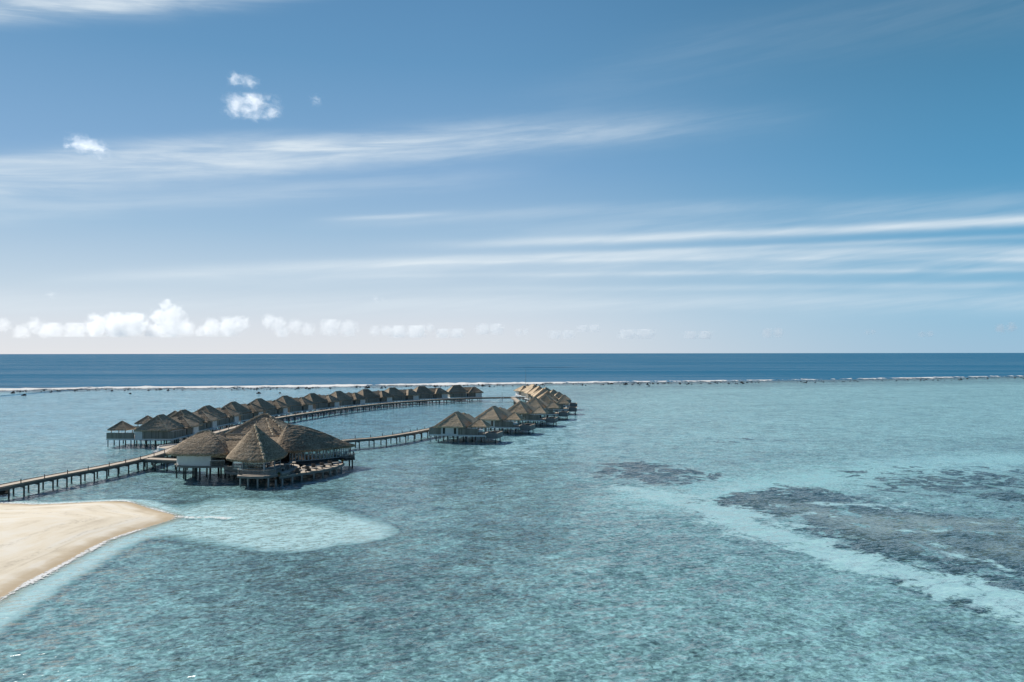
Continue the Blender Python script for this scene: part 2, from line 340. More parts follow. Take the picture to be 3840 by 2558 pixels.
def sand_mat():
    m, n, o = mat('coral_sand'); p = n.pos(); x, y, z = n.sep(p)
    a = n.noise(p, 0.25, 5, 0.6, 0.5); g = n.noise(p, 6.0, 3, 0.7)
    lines = n.noise(n.xyz(n.m('MULTIPLY', x, 0.05), n.m('MULTIPLY', y, 0.05), n.m('MULTIPLY', z, 7.0)), 1.5, 4, 0.6, 0.3)
    v = n.m('ADD', n.m('MULTIPLY', a, 0.35), n.m('ADD', n.m('MULTIPLY', g, 0.15), n.m('MULTIPLY', lines, 0.55)))
    c = n.ramp(v, [(0.36, (0.60, 0.515, 0.395)), (0.50, (0.79, 0.70, 0.55)), (0.62, (0.82, 0.76, 0.65))])
    zt = n.m('ADD', z, n.m('MULTIPLY', n.m('SUBTRACT', n.noise(p, 0.12, 5, 0.6, 0.4), 0.5), 0.28))
    wr = n.m('ADD', n.ss(n.m('ABSOLUTE', n.m('SUBTRACT', zt, 0.42)), 0.035, 0.0), n.ss(n.m('ABSOLUTE', n.m('SUBTRACT', zt, 0.70)), 0.03, 0.0))
    wr = n.m('MULTIPLY', wr, n.ss(n.noise(p, 1.6, 5, 0.7), 0.42, 0.62))
    c = n.mix(n.m('MULTIPLY', wr, 0.42), c, rgb(0.40, 0.34, 0.26))
    wet = n.m('MULTIPLY', n.ss(n.m('ADD', z, n.m('MULTIPLY', n.m('SUBTRACT', a, 0.5), 0.3)), 0.30, 0.05), 1.0)
    c = n.mix(n.m('MULTIPLY', wet, 0.75), c, rgb(0.46, 0.34, 0.20))
    under = n.ss(z, 0.0, -0.17)
    deep = n.ss(n.m('ADD', z, n.m('MULTIPLY', n.m('SUBTRACT', n.noise(p, 0.15, 5, 0.65, 0.6), 0.5), 0.20)), -0.22, -0.38)
    rip = n.ss(n.noise(p, 1.2, 4, 0.65, 0.6), 0.35, 0.65)
    c = n.mix(under, c, n.mix(deep, n.mix(rip, rgb(0.72, 0.82, 0.78), rgb(0.90, 0.95, 0.89)), n.mix(rip, rgb(0.22, 0.36, 0.36), rgb(0.42, 0.58, 0.55))))  # water's absorption of light with depth is put into the sand colour
    c = n.mix(n.ss(n.m('ADD', z, n.m('MULTIPLY', n.m('SUBTRACT', n.noise(p, 0.4, 5, 0.65, 0.6), 0.5), 0.28)), -0.30, -0.41), c, seabed_colour(n, p, -0.05)[0])
    principled(n, o, c, 0.95, bump(n, g, 0.2, 0.05), 0.1); return m
M['sand'] = sand_mat()
def foam_mat(name, thr, sc):
    m, n, o = mat(name); p = n.pos()
    v = n.m('ADD', n.m('MULTIPLY', n.noise(p, sc, 6, 0.7, 0.8), 1.0), n.m('MULTIPLY', n.attr('edge'), 0.55))
    b = n.n('ShaderNodeBsdfDiffuse'); n.put(b.inputs[0], rgb(0.82, 0.82, 0.80))
    tr = n.n('ShaderNodeBsdfTransparent'); mx = n.n('ShaderNodeMixShader')
    n.link(n.ss(v, thr - 0.07, thr + 0.10), mx.inputs[0]); n.link(tr.outputs[0], mx.inputs[1]); n.link(b.outputs[0], mx.inputs[2])
    n.link(mx.outputs[0], o.inputs['Surface']); return m
M['surf'] = foam_mat('surf_foam', 0.72, 0.25)
M['wash'] = foam_mat('shore_foam', 0.74, 2.0)

# ------------------------------------------------------------------ setting: sea, seabed, sand
surf_px = [(0, 1463), (340, 1457), (960, 1452), (1300, 1447.5), (1600, 1443.6), (1950, 1439), (2271, 1435), (2918, 1427.6), (3458, 1419), (3840, 1411.5)]
surf = [P(*p) for p in surf_px]
dl = (surf[0] - surf[2]).normalized(); dr = (surf[-1] - surf[-3]).normalized()
surf = [surf[0] + dl * 6000, surf[0] + dl * 600] + surf + [surf[-1] + dr * 600, surf[-1] + dr * 6000]
surf = [surf[0]] + smooth_line(surf[1:-1], 12) + [surf[-1]]
mb = MB(); k = len(surf)
rows = [surf]
for yy, xx in ((1700, 7000), (5000, 12000), (20000, 40000), (80000, 120000), (250000, 300000)):
    rows.append([Vector((-xx + 2 * xx * i / (k - 1), yy, 0)) for i in range(k)])
mb.add([v for r_ in rows for v in r_], [(j * k + i, j * k + i + 1, j * k + i + 1 + k, j * k + i + k) for j in range(len(rows) - 1) for i in range(k - 1)])
tag(mb.build('ocean', M['ocean']), 'deep blue open ocean beyond the reef', None, None, 'structure')
mb = MB()
near = [Vector((p.x, -400, 0)) for p in surf]
mb.add(near + surf, [(i, i + 1, i + 1 + k, i + k) for i in range(k - 1)])
tag(mb.build('lagoon_water', M['lagoon']), 'shallow rippled turquoise lagoon water', None, None, 'structure')

def seg_dist(X, Y, pts, closed):
    dmin = np.full(X.shape, 1e9); n = len(pts)
    for i in range(n if closed else n - 1):
        a, b = pts[i], pts[(i + 1) % n]; ex, ey = b[0] - a[0], b[1] - a[1]
        t = np.clip(((X - a[0]) * ex + (Y - a[1]) * ey) / max(ex * ex + ey * ey, 1e-9), 0, 1)
        dmin = np.minimum(dmin, np.hypot(X - a[0] - t * ex, Y - a[1] - t * ey))
    return dmin
def inside(X, Y, pts):
    r = np.zeros(X.shape, bool); n = len(pts)
    for i in range(n):
        a, b = pts[i], pts[(i + 1) % n]
        if a[1] == b[1]: continue
        c = (a[1] > Y) != (b[1] > Y)
        r ^= c & (X < (b[0] - a[0]) * (Y - a[1]) / (b[1] - a[1]) + a[0])
    return r
def sdf(X, Y, pts):
    dd = seg_dist(X, Y, pts, True); return np.where(inside(X, Y, pts), dd, -dd)
def sstep(v, a, b):
    t = np.clip((v - a) / (b - a), 0, 1); return t * t * (3 - 2 * t)
def grid_mesh(name, xs, ys, Z, matl, attrs):
    nx, ny = len(xs), len(ys); X, Y = np.meshgrid(xs, ys)
    co = np.stack([X, Y, Z], -1).reshape(-1, 3)
    i = np.arange(nx * ny).reshape(ny, nx)
    f = np.stack([i[:-1, :-1], i[:-1, 1:], i[1:, 1:], i[1:, :-1]], -1).reshape(-1, 4)
    me = bpy.data.meshes.new(name); me.from_pydata(co.tolist(), [], f.tolist()); me.materials.append(matl)
    for kname, val in attrs.items():
        at = me.attributes.new(kname, 'FLOAT', 'POINT'); at.data.foreach_set('value', val.astype(np.float32).ravel())
    me.polygons.foreach_set('use_smooth', [True] * len(me.polygons))
    o = bpy.data.objects.new(name, me); COL.objects.link(o); return o

ZB = -0.45          # apparent depth: refraction lifts the bed seen at these low angles
def C6(x, y): return P(2200 + x / 1.4354, 1600 + y / 1.4354, ZB)          # region of the reef on the right
xs = np.concatenate([np.arange(-900, -260, 20), np.arange(-260, 420, 2.0), np.arange(420, 1200, 20)])
ys = np.concatenate([np.arange(-400, 30, 10), np.arange(30, 420, 1.6), np.arange(420, 1300, 8)])
X, Y = np.meshgrid(xs, ys)
MASK = {'bias': np.full(X.shape, 0.10), 'coral': np.zeros(X.shape), 'lane': np.zeros(X.shape)}
def paint(key, pts, val, soft, poly=True, width=0.0, power=1.0):
    """moves a mask toward val inside the outline (or within width of the line)"""
    q = [(p.x, p.y) for p in pts]
    dd = sdf(X, Y, q) if poly else width - seg_dist(X, Y, q, False)
    m_ = sstep(dd, -soft, soft) * power
    MASK[key] = MASK[key] * (1 - m_) + val * m_
Db = lambda x, y: D(x, y, ZB)
# broad tones
paint('bias', [Db(600, 1255), Db(860, 1245), Db(1120, 1330), Db(1300, 1420), Db(1150, 1500), Db(760, 1480), Db(620, 1380)], -0.24, 18)
paint('bias', [Db(1200, 1000), Db(1500, 960), Db(2354, 1000), Db(2600, 1100), Db(1700, 1250), Db(1400, 1200)], 0.26, 60)
paint('bias', [Db(1330, 925), Db(1500, 895), Db(2400, 880), Db(3000, 900), Db(3000, 1010), Db(2200, 1010), Db(1500, 1060)], 0.42, 40)
paint('bias', [Db(900, 1060), Db(1300, 1080), Db(1500, 1250), Db(1300, 1300), Db(900, 1200), Db(700, 1140)], 0.04, 25)
paint('bias', [Db(-300, 1300), Db(400, 1260), Db(600, 1400), Db(500, 1700), Db(-300, 1700)], 0.12, 10)
paint('bias', [Db(1250, 1350), Db(2000, 1300), Db(2500, 1500), Db(2400, 1750), Db(700, 1750)], 0.20, 14)
paint('bias', [Db(-600, 888), Db(900, 888), Db(1400, 880), Db(1000, 930), Db(250, 1030), Db(-400, 1080)], 0.28, 30)
paint('bias', [Db(240, 1030), Db(390, 1025), Db(360, 1050), Db(250, 1062)], 0.15, 3)
paint('lane', [Db(1020, 1040), Db(1120, 1012), Db(1230, 985), Db(1300, 945), Db(1370, 960), Db(1350, 1010), Db(1260, 1050), Db(1150, 1075)], 0.62, 16)
# coral fields and the sand lanes between them
paint('coral', [C6(600, 395), C6(800, 355), C6(1120, 310), C6(1350, 350), C6(1800, 450), C6(2400, 500), C6(2700, 700), C6(2600, 1010), C6(2050, 860), C6(1500, 700), C6(1000, 500), C6(700, 450)], 0.80, 7)
paint('coral', [C6(60, 200), C6(300, 180), C6(520, 225), C6(660, 260), C6(600, 305), C6(400, 320), C6(220, 300), C6(90, 240)], 0.85, 9)
paint('coral', [C6(1400, 260), C6(1900, 215), C6(2500, 250), C6(2500, 420), C6(2000, 400), C6(1600, 330)], 0.58, 14)
paint('coral', [C6(560, 440), C6(720, 490), C6(960, 590), C6(760, 560), C6(600, 500)], 0.55, 6)
paint('coral', [C6(1600, 810), C6(1760, 800), C6(1900, 880), C6(1880, 925), C6(1700, 870)], 0.8, 3)
paint('coral', [C6(1890, 940), C6(2040, 935), C6(2160, 975), C6(2060, 990)], 0.9, 2.4)
paint('coral', [C6(500, 70), C6(800, 60), C6(1150, 70), C6(900, 95), C6(600, 95)], 0.35, 10)
paint('lane', [C6(250, 340), C6(420, 375), C6(540, 400), C6(700, 455), C6(900, 560), C6(1200, 640), C6(1500, 735), C6(1800, 815), C6(2050, 890), C6(2354, 975), C6(2800, 1090)], 0.97, 5.5, False, 4.4)
paint('lane', [C6(560, 385), C6(800, 335), C6(1120, 292), C6(1350, 335), C6(1600, 390), C6(1850, 440)], 0.52, 5, False, 2.5)
paint('lane', [C6(1480, 400), C6(1700, 450), C6(2000, 500), C6(2354, 540)], 0.5, 5, False, 2.0)
paint('bias', [C6(500, 400), C6(760, 345), C6(1000, 300), C6(1500, 248), C6(1800, 205), C6(2300, 170)], 0.95, 16, False, 7)
for pts_, w_ in (([C6(820, 420), C6(900, 432), C6(1010, 440)], .6), ([C6(880, 455), C6(1000, 500), C6(1180, 545)], 1.2), ([C6(1230, 410), C6(1330, 420), C6(1480, 425), C6(1640, 445)], 1.2),
                 ([C6(1960, 690), C6(2120, 720), C6(2250, 770), C6(2380, 790)], .8), ([C6(1780, 610), C6(1850, 630), C6(1920, 640)], .6), ([C6(1420, 590), C6(1500, 600), C6(1560, 615)], .6), ([C6(1130, 470), C6(1240, 465), C6(1330, 480)], .7), ([C6(1700, 560), C6(1800, 570), C6(1900, 560)], .6)):
    paint('lane', pts_, 0.9, 2.2, False, w_)
q = [(p.x, p.y) for p in [C6(1000, 400), C6(1500, 470), C6(2400, 500), C6(2500, 690), C6(2000, 690), C6(1400, 560), C6(1050, 440)]]
pale = sstep(sdf(X, Y, q), -7, 8) * 0.9
# reef flat by the surf: dark coral crust
sd_ = seg_dist(X, Y, [(p.x, p.y) for p in surf], False)
mm = sstep(-sd_, -70, -12); MASK['coral'] = np.maximum(MASK['coral'], 0.75 * mm)
Zs = np.full(X.shape, ZB) + 0.25 * sstep(-sd_, -60, -5)
tag(grid_mesh('seabed', xs, ys, Zs, M['seabed'], {**MASK, 'pale': pale}), 'sandy coral seabed under the lagoon', None, None, 'structure')

shore_px = [(-700, 1880), (0, 1888), (126, 1892.5), (252, 1888), (421, 1880), (484, 1883), (547, 1903), (610, 1921), (662, 1939), (589, 1966), (484, 1998), (400, 2027), (295, 2082), (210, 2128), (105, 2183), (0, 2246), (-400, 2500), (-1500, 3200)]
shore = [P(*p) for p in shore_px]
shore2 = [(p.x, p.y) for p in smooth_line(shore, 2.0)] + [(-160, 40), (-260, 150)]
apron = [D(*p) for p in [(250, 1172), (330, 1160), (420, 1147), (520, 1138), (640, 1143), (740, 1159), (830, 1186), (874, 1216), (850, 1228), (760, 1240), (680, 1252), (590, 1248), (500, 1238), (430, 1228), (380, 1222), (300, 1232), (200, 1270), (60, 1340), (-100, 1420), (-700, 1700), (-700, 1200), (0, 1165)]]
xs = np.arange(-190, 12, 0.8); ys = np.arange(30, 165, 0.8); X, Y = np.meshgrid(xs, ys)
ds = sdf(X, Y, shore2); da = sdf(X, Y, [(p.x, p.y) for p in smooth_line(apron + apron[:1], 2.0)][:-1])
hs = np.where(ds > 0, 1.15 * (1 - np.exp(-ds * 0.085)), np.where(ds > -4, ds * 0.080, -0.32 + (ds + 4) * 0.10))
nz = np.array([[noise.noise((x * 0.06, y * 0.06, 0)) for x in xs] for y in ys])
hs = hs + np.where(ds > 4, 0.08, 0.0) * nz
tilt = np.clip((X + 75) / 45, 0, 1) * 0.10 - np.clip((Y - 118) / 14, 0, 1) * 0.09      # shoals toward its outer tip
da = da - 1.8
ha = np.where(da > 0, -0.29 + 0.008 * np.clip(da, 0, 9), np.where(da > -4.5, -0.29 + da * 0.035, -0.4475 + (da + 4.5) * 0.2)) + tilt + 0.10 * nz
Zs = np.maximum(hs, ha); Zs = np.maximum(Zs, -3.0)
tag(grid_mesh('sandbank', xs, ys, Zs, M['sand'], {}), 'pale sand spit running into the lagoon', None, None, 'structure')

def foam_strip(name, line, offs, matl, lump, label, seed):
    """a strip of foam along a line; offs = (distance across, height, edge weight)"""
    n = len(line); vs = []; at = []; fs = []
    for i, p in enumerate(line):
        a = line[max(i - 1, 0)]; b = line[min(i + 1, n - 1)]; t = (b - a).normalized(); s = Vector((-t.y, t.x, 0))
        thin = 1.0 - 0.5 * min(max((p.x - 60) / 150, 0), 1) if name == 'surf' else 1.0
        wv = thin + 0.6 * thin * noise.noise((p.x * 0.03, p.y * 0.03, seed)) + (0.7 * thin * noise.noise((p.x * 0.008, p.y * 0.008, seed + 2)) if name == 'surf' else 0) + 0.5 * noise.noise((p.x * 0.15, p.y * 0.15, seed + 5))
        for (o_, h, e) in offs:
            q_ = p + s * o_ * wv
            vs.append((q_.x, q_.y, h + (lump * max(0, noise.noise((q_.x * 0.12, q_.y * 0.25, seed))) * e if e > 0 else 0))); at.append(e * wv)
    c = len(offs)
    for i in range(n - 1):
        for j in range(c - 1): fs.append((i * c + j, i * c + j + 1, (i + 1) * c + j + 1, (i + 1) * c + j))
    me = bpy.data.meshes.new(name); me.from_pydata(vs, [], fs); me.materials.append(matl)
    a_ = me.attributes.new('edge', 'FLOAT', 'POINT'); a_.data.foreach_set('value', at)
    o = bpy.data.objects.new(name, me); COL.objects.link(o); return tag(o, label, None, None, 'stuff')
sl = smooth_line([v for v in surf if -1200 < v.x < 1500], 3)
foam_strip('surf', sl, [(-20, 0.02, -0.25), (-9, 0.06, 0.35), (-2, 0.7, 1.0), (5, 0.9, 1.15), (11, 0.4, 0.5), (15, 0.03, -0.3)], M['surf'], 0.8, 'white line of surf breaking along the outer reef', 1.0)
shl = smooth_line([v for v in shore], 0.8)
shl = [v for v in shl if v.x > -110]
foam_strip('shore_wash', shl, [(-0.6, 0.075, -0.3), (-0.1, 0.05, 0.45), (0.25, 0.035, 0.6), (0.9, 0.025, 0.25), (2.2, 0.02, -0.3)], M['wash'], 0.0, 'thin white wash of foam along the sand spit', 4.0)
tipl = smooth_line([P(655, 1938), P(720, 1943), P(790, 1941), P(860, 1946)], 0.8)
foam_strip('shore_wash', tipl, [(-1.6, 0.02, -0.2), (-0.4, 0.04, 0.45), (0.5, 0.04, 0.5), (1.7, 0.02, -0.2)], M['wash'], 0.05, 'curl of foam trailing off the tip of the sand spit', 9.0)
# ------------------------------------------------------------------ thatched roofs
def thatch_roof(name, eave, ridge_of, z_eave, matl, parent=None, mirror=False, nt=10, bulge=0.0, step=0.7, thick=0.28, rag=0.10, seed=0.0):
    """eave: plan outline; ridge_of(x, y): the ridge point (x, y, z) that a point of the eave climbs to"""
    pts = []
    n = len(eave)
    for i in range(n):
        a = Vector(eave[i][:2]); b = Vector(eave[(i + 1) % n][:2]); m_ = max(1, int((b - a).length / step))
        for k_ in range(m_): pts.append(a.lerp(b, k_ / m_))
    A = sum(pts[i].x * pts[(i + 1) % len(pts)].y - pts[(i + 1) % len(pts)].x * pts[i].y for i in range(len(pts)))
    if A < 0: pts.reverse()
    N = len(pts); mb = MB(); vs = []; fs = []
    rnd = random.Random(int(seed * 100) + N)
    cx = sum(p.x for p in pts) / N; cy = sum(p.y for p in pts) / N
    for j in range(-1, nt + 1):
        for i, p in enumerate(pts):
            r = ridge_of(p.x, p.y)
            t = max(j, 0) / nt
            x = p.x + (r[0] - p.x) * t; y = p.y + (r[1] - p.y) * t
            z = z_eave + (r[2] - z_eave) * (t + bulge * t * (1 - t))
            if j == -1:
                x += (cx - x) * 0.02; y += (cy - y) * 0.02; z -= thick + rnd.uniform(0, rag)
            elif j < nt:
                s_ = 0.035 if j else 0.04
                z += rnd.uniform(-s_, s_) + 0.05 * noise.noise((x * 0.5, y * 0.5, z + seed)) + (0.012 if j % 2 else -0.012)
            vs.append((x, y, z))
    for j in range(nt + 1):
        for i in range(N): fs.append((j * N + i, j * N + (i + 1) % N, (j + 1) * N + (i + 1) % N, (j + 1) * N + i))
    o_ = len(vs)                          # soffit
    for p in pts: vs.append((p.x + (cx - p.x) * 0.45, p.y + (cy - p.y) * 0.45, z_eave - thick * 0.4))
    for i in range(N): fs.append((i, o_ + i, o_ + (i + 1) % N, (i + 1) % N))
    mb.add(vs, fs)
    return mb.build(name, matl, parent, mirror)
def cap_line(mb, pts, r, seed=0):
    """lumpy thatch bundles laid along a hip or a ridge"""
    rnd = random.Random(seed); L = smooth_line(pts, r * 1.1) if len(pts) > 2 else [Vector(pts[0]).lerp(Vector(pts[1]), k_ / max(1, int((Vector(pts[1]) - Vector(pts[0])).length / (r * 1.2)))) for k_ in range(int((Vector(pts[1]) - Vector(pts[0])).length / (r * 1.2)) + 1)]
    for a, b in zip(L[:-1], L[1:]):
        k_ = r * rnd.uniform(0.75, 1.25); off = Vector((rnd.uniform(-.3, .3), rnd.uniform(-.3, .3), rnd.uniform(-.2, .3))) * r
        mb.cyl(a + off, b + off + (b - a) * 0.25, k_, k_ * 0.75, 6)
def cap_parts(build, lines, r, seed, parent):
    for i, l_ in enumerate(lines):
        mb = MB(); cap_line(mb, l_, r, seed + i); build(mb, 'ridge_cap', M['cap'], parent)
def hip(x0, x1, y0, y1, zr, axis, rl, c=None):
    """ridge function of a hipped roof; axis 'x' or 'y', ridge from rl[0] to rl[1], at cross position c"""
    if axis == 'y':
        c = (x0 + x1) / 2 if c is None else c
        return lambda x, y: (c, min(max(y, rl[0]), rl[1]), zr)
    c = (y0 + y1) / 2 if c is None else c
    return lambda x, y: (min(max(x, rl[0]), rl[1]), c, zr)
def rect(x0, x1, y0, y1): return [(x0, y0), (x1, y0), (x1, y1), (x0, y1)]

# ------------------------------------------------------------------ villas
FL = 1.85
def make_villa(right):
    """local x points out to the reef, local y along the walkway; the left-hand row is the mirror image"""
    mi = not right
    T = M['thatch_tan'] if right else M['thatch_grey']
    root = empty('water_villa')
    def bld(mb, name, matl, parent=None): return mb.build(name, matl, parent or root, mi)
    # main roof: a broad hip with a second, slightly lower hip laid against its end
    xa, xb, cx_, fy = (-6.2, 2.9, -1.3, -4.9) if right else (-4.7, 4.6, 0.0, -5.2)
    ev = rect(xa, xb, fy, 5.6)
    ro = thatch_roof('roof', ev, hip(0, 0, 0, 0, 7.95, 'y', (-1.2, 2.2), cx_), 4.2, T, root, mi, 12, 0.03, seed=1)
    cap_parts(bld, [[(c_[0], c_[1], 4.25), (cx_, e_, 8.0)] for c_, e_ in (((xa, fy), -1.2), ((xb, fy), -1.2), ((xb, 5.6), 2.2), ((xa, 5.6), 2.2))] + [[(cx_, -1.2, 8.0), (cx_, 2.2, 8.0)]], 0.10, 3, ro)
    if right:
        ev = rect(-5.2, 2.6, -5.55, 4.0)
        r2 = thatch_roof('roof', ev, hip(0, 0, 0, 0, 7.68, 'y', (-1.95, 1.0), -0.95), 4.2, T, root, mi, 12, 0.03, seed=2)
        cap_parts(bld, [[(2.6, -5.55, 4.25), (-0.95, -1.95, 7.75)], [(-5.2, -5.55, 4.25), (-0.95, -1.95, 7.75)]], 0.10, 5, r2)
    # annex roof
    ev = rect(-6.3, 2.0, 5.6, 13.7)
    r3 = thatch_roof('annex_roof', ev, hip(0, 0, 0, 0, 7.0, 'y', (9.0, 10.0), -2.1), 4.2, T, root, mi, 10, 0.03, seed=3)
    cap_parts(bld, [[(c_[0], c_[1], 4.25), (-2.1, e_, 7.05)] for c_, e_ in (((-6.3, 5.6), 9.0), ((2.0, 5.6), 9.0), ((2.0, 13.7), 10.0), ((-6.3, 13.7), 10.0))], 0.10, 7, r3)
    # connecting roof with a short raised eave over the entrance
    mb = MB()
    def slab(a, b, c_, d_, th):
        q_ = [Vector(v) for v in (a, b, c_, d_)]; up = Vector((0, 0, -th))
        mb.add(q_ + [v + up for v in q_], [(0, 1, 2, 3), (7, 6, 5, 4), (0, 4, 5, 1), (1, 5, 6, 2), (2, 6, 7, 3), (3, 7, 4, 0)])
    slab((-0.4, 1.5, 6.85), (-3.2, 1.5, 5.25), (-3.2, 9.2, 5.25), (-0.4, 9.2, 6.85), 0.3)
    slab((3.6, 1.5, 4.2), (-0.4, 1.5, 6.87), (-0.4, 9.2, 6.87), (3.6, 9.2, 4.2), 0.3)
    bld(mb, 'connecting_roof', T)
    mb = MB(); slab((-2.95, 4.3, 4.75), (-5.6, 4.3, 3.95), (-5.6, 7.2, 3.95), (-2.95, 7.2, 4.75), 0.25)
    bld(mb, 'entrance_awning', T)
    # walls
    mb = MB()
    if right: mb.box(-4.4, 0.6, -4.3, 5.0, FL, 4.3); mb.box(0.6, 2.6, -2.6, 5.0, FL, 4.3)
    else: mb.box(2.8, 4.9, -4.3, 5.0, FL - .35, 4.3); mb.box(-4.2, 2.8, -2.6, 5.0, FL, 4.3)
    mb.box(-2.85, 1.5, 5.0, 9.6, FL, 5.15)
    bld(mb, 'wall', M['white'])
    mb = MB(); mb.box(-5.3, 1.2, 9.6, 13.0, FL - 0.35, 4.25); bld(mb, 'annex_wall', M['white'])
    def window(x0, x1, y, z0, z1):
        mb = MB(); mb.box(x0 - .08, x1 + .08, y - .05, y + .03, z0 - .08, z1 + .08); f_ = bld(mb, 'window', M['frame'])
        mb = MB(); mb.box(x0, x1, y - .08, y - .052, z0, z1); bld(mb, 'pane', M['dark_glass'], f_)
    if right:
        window(-3.85, -3.25, -4.3, 2.05, 3.95); window(-0.55, 0.1, -4.3, 2.05, 3.95)
        mb = MB(); mb.box(2.2, 2.65, -2.55, -2.3, 2.3, 3.9); bld(mb, 'window', M['dark_glass'])
    else:
        window(-1.6, -0.8, -2.6, 3.0, 3.9)
    mb = MB(); mb.box(-3.2, -2.87, 4.55, 5.98, FL + .02, 4.25); dr_ = bld(mb, 'door_frame', M['white'])
    mb = MB(); mb.box(-3.26, -3.205, 4.8, 5.75, FL + .03, 4.0); bld(mb, 'door', M['door'], dr_)
    # floor platform, white edge beam
    mb = MB()
    xo = 8.4 if right else 12.8
    mb.box(-8.0 if right else -5.6, xo, -4.4, 5.2, FL - 0.42, FL); mb.box(-5.6, 3.0, 5.2, 13.2, FL - 0.42, FL - .004)
    mb.box(-7.6, -5.6, 4.6, 6.6, FL - 0.3, FL - .01); mb.box(-8.6, -5.6, 9.2, 12.6, FL - 0.9, FL - .75)
    bld(mb, 'platform', M['white'])
    mb = MB(); mb.box(4.2 if right else 5.0, xo - .15, -4.0, 5.0, FL + .004, FL + .05); bld(mb, 'sun_deck', M['deck'])
    # board fences
    def fence(x0, x1, y0, y1, z1=3.62):
        mb = MB(); L_ = math.hypot(x1 - x0, y1 - y0); n_ = max(2, int(L_ / 0.33))
        for i in range(n_):
            a = Vector((x0, y0, 0)).lerp(Vector((x1, y1, 0)), i / n_); b = Vector((x0, y0, 0)).lerp(Vector((x1, y1, 0)), (i + 0.94) / n_)
            jz = (i * 37 % 11) * 0.006; zz = (FL + z1 + jz) / 2
            mb.bar((a.x, a.y, zz), (b.x, b.y, zz), 0.09, z1 + jz - FL)
        bld(mb, 'privacy_fence', M['fence'])
    if right: fence(-8.0, -4.45, -4.38, -4.38, 3.75); fence(0.65, 6.4, -4.38, -4.38); fence(-8.0, -8.0, -4.3, 1.5, 3.75); fence(6.4, 6.4, -4.3, -3.2)
    else: fence(4.95, 12.7, -4.4, -4.4, 3.45); fence(-5.5, 2.75, -4.4, -4.4, 3.75)
    fence(-5.5, -5.5, -4.3, 4.3, 3.75); fence(-4.9, -4.9, 6.3, 9.5, 3.75)
    # gazebo
    gx, gy = (6.2, -0.9) if right else (10.4, -0.6)
    ev = rect(gx - 2.7, gx + 2.7, gy - 2.7, gy + 2.7)
    g = thatch_roof('gazebo_roof', ev, lambda x, y: (gx, gy, 6.35), 4.15, T, root, mi, 8, 0.03, step=0.5, thick=0.2, seed=4)
    cap_parts(bld, [[(gx + 2.7 * sx_, gy + 2.7 * sy_, 4.2), (gx, gy, 6.4)] for sx_ in (-1, 1) for sy_ in (-1, 1)], 0.08, 9, g)
    for sx_ in (-1, 1):
        for sy_ in (-1, 1):
            mb = MB(); mb.cyl((gx + 1.95 * sx_, gy + 1.95 * sy_, -0.48 if right and sx_ > 0 else FL), (gx + 1.95 * sx_, gy + 1.95 * sy_, 4.15), 0.12, n=8)
            bld(mb, 'gazebo_post', M['pile'] if right else M['grey_trim'])
    if right:
        mb = MB(); x0, x1, y0, y1 = 8.6, 11.9, -3.0, 3.0
        mb.box(x0, x1, y0, y0 + .3, .85, 2.4); mb.box(x0, x1, y1 - .3, y1, .85, 2.4); mb.box(x0, x0 + .3, y0 + .3, y1 - .3, .85, 2.4); mb.box(x1 - .3, x1, y0 + .3, y1 - .3, .85, 2.4)
        mb.box(x0 + .3, x1 - .3, y0 + .3, y1 - .3, .85, 1.2)
        pl = bld(mb, 'plunge_pool', M['stone'])
        mb = MB(); mb.box(x0 - .03, x1 + .03, y0 - .03, y0 + .27, 2.405, 2.45); mb.box(x0 - .03, x1 + .03, y1 - .27, y1 + .03, 2.405, 2.45); mb.box(x1 - .27, x1 + .03, y0 + .28, y1 - .28, 2.405, 2.45)
        bld(mb, 'coping', M['deck'], pl)
        mb = MB()
        for i in range(5): mb.box(7.2 + i * .35, 7.9 + i * .35, -4.2, -3.1, 1.2 - i * .28, 1.28 - i * .28)
        bld(mb, 'swim_stairs', M['deck'])
        for px_, py_ in ((11.3, -2.4), (11.3, 2.4)):
            mb = MB(); mb.cyl((px_, py_, -0.48), (px_, py_, .85), .14); bld(mb, 'pile', M['pile_dark'])
    # piles
    xsL = (-7.6, -5.3, -2.2, 0.7, 3.4, 6.1) if right else (-5.2, -2.4, 0.6, 3.2, 6.0, 9.2, 12.4)
    for i, px_ in enumerate(xsL):
        for j, py_ in enumerate((-4.15, -0.4, 3.9)):
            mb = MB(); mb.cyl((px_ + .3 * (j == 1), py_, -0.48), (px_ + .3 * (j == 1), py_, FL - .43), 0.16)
            bld(mb, 'pile', M['pile'] if j == 0 else M['pile_dark'])  # front row pale, rows behind it in the darker pile material
    for px_, py_ in ((-5.0, 8.0), (-5.0, 12.6), (-1.0, 8.2), (-1.0, 12.8), (2.4, 12.4)):
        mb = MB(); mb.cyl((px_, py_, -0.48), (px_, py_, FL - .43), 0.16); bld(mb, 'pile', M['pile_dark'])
    return root

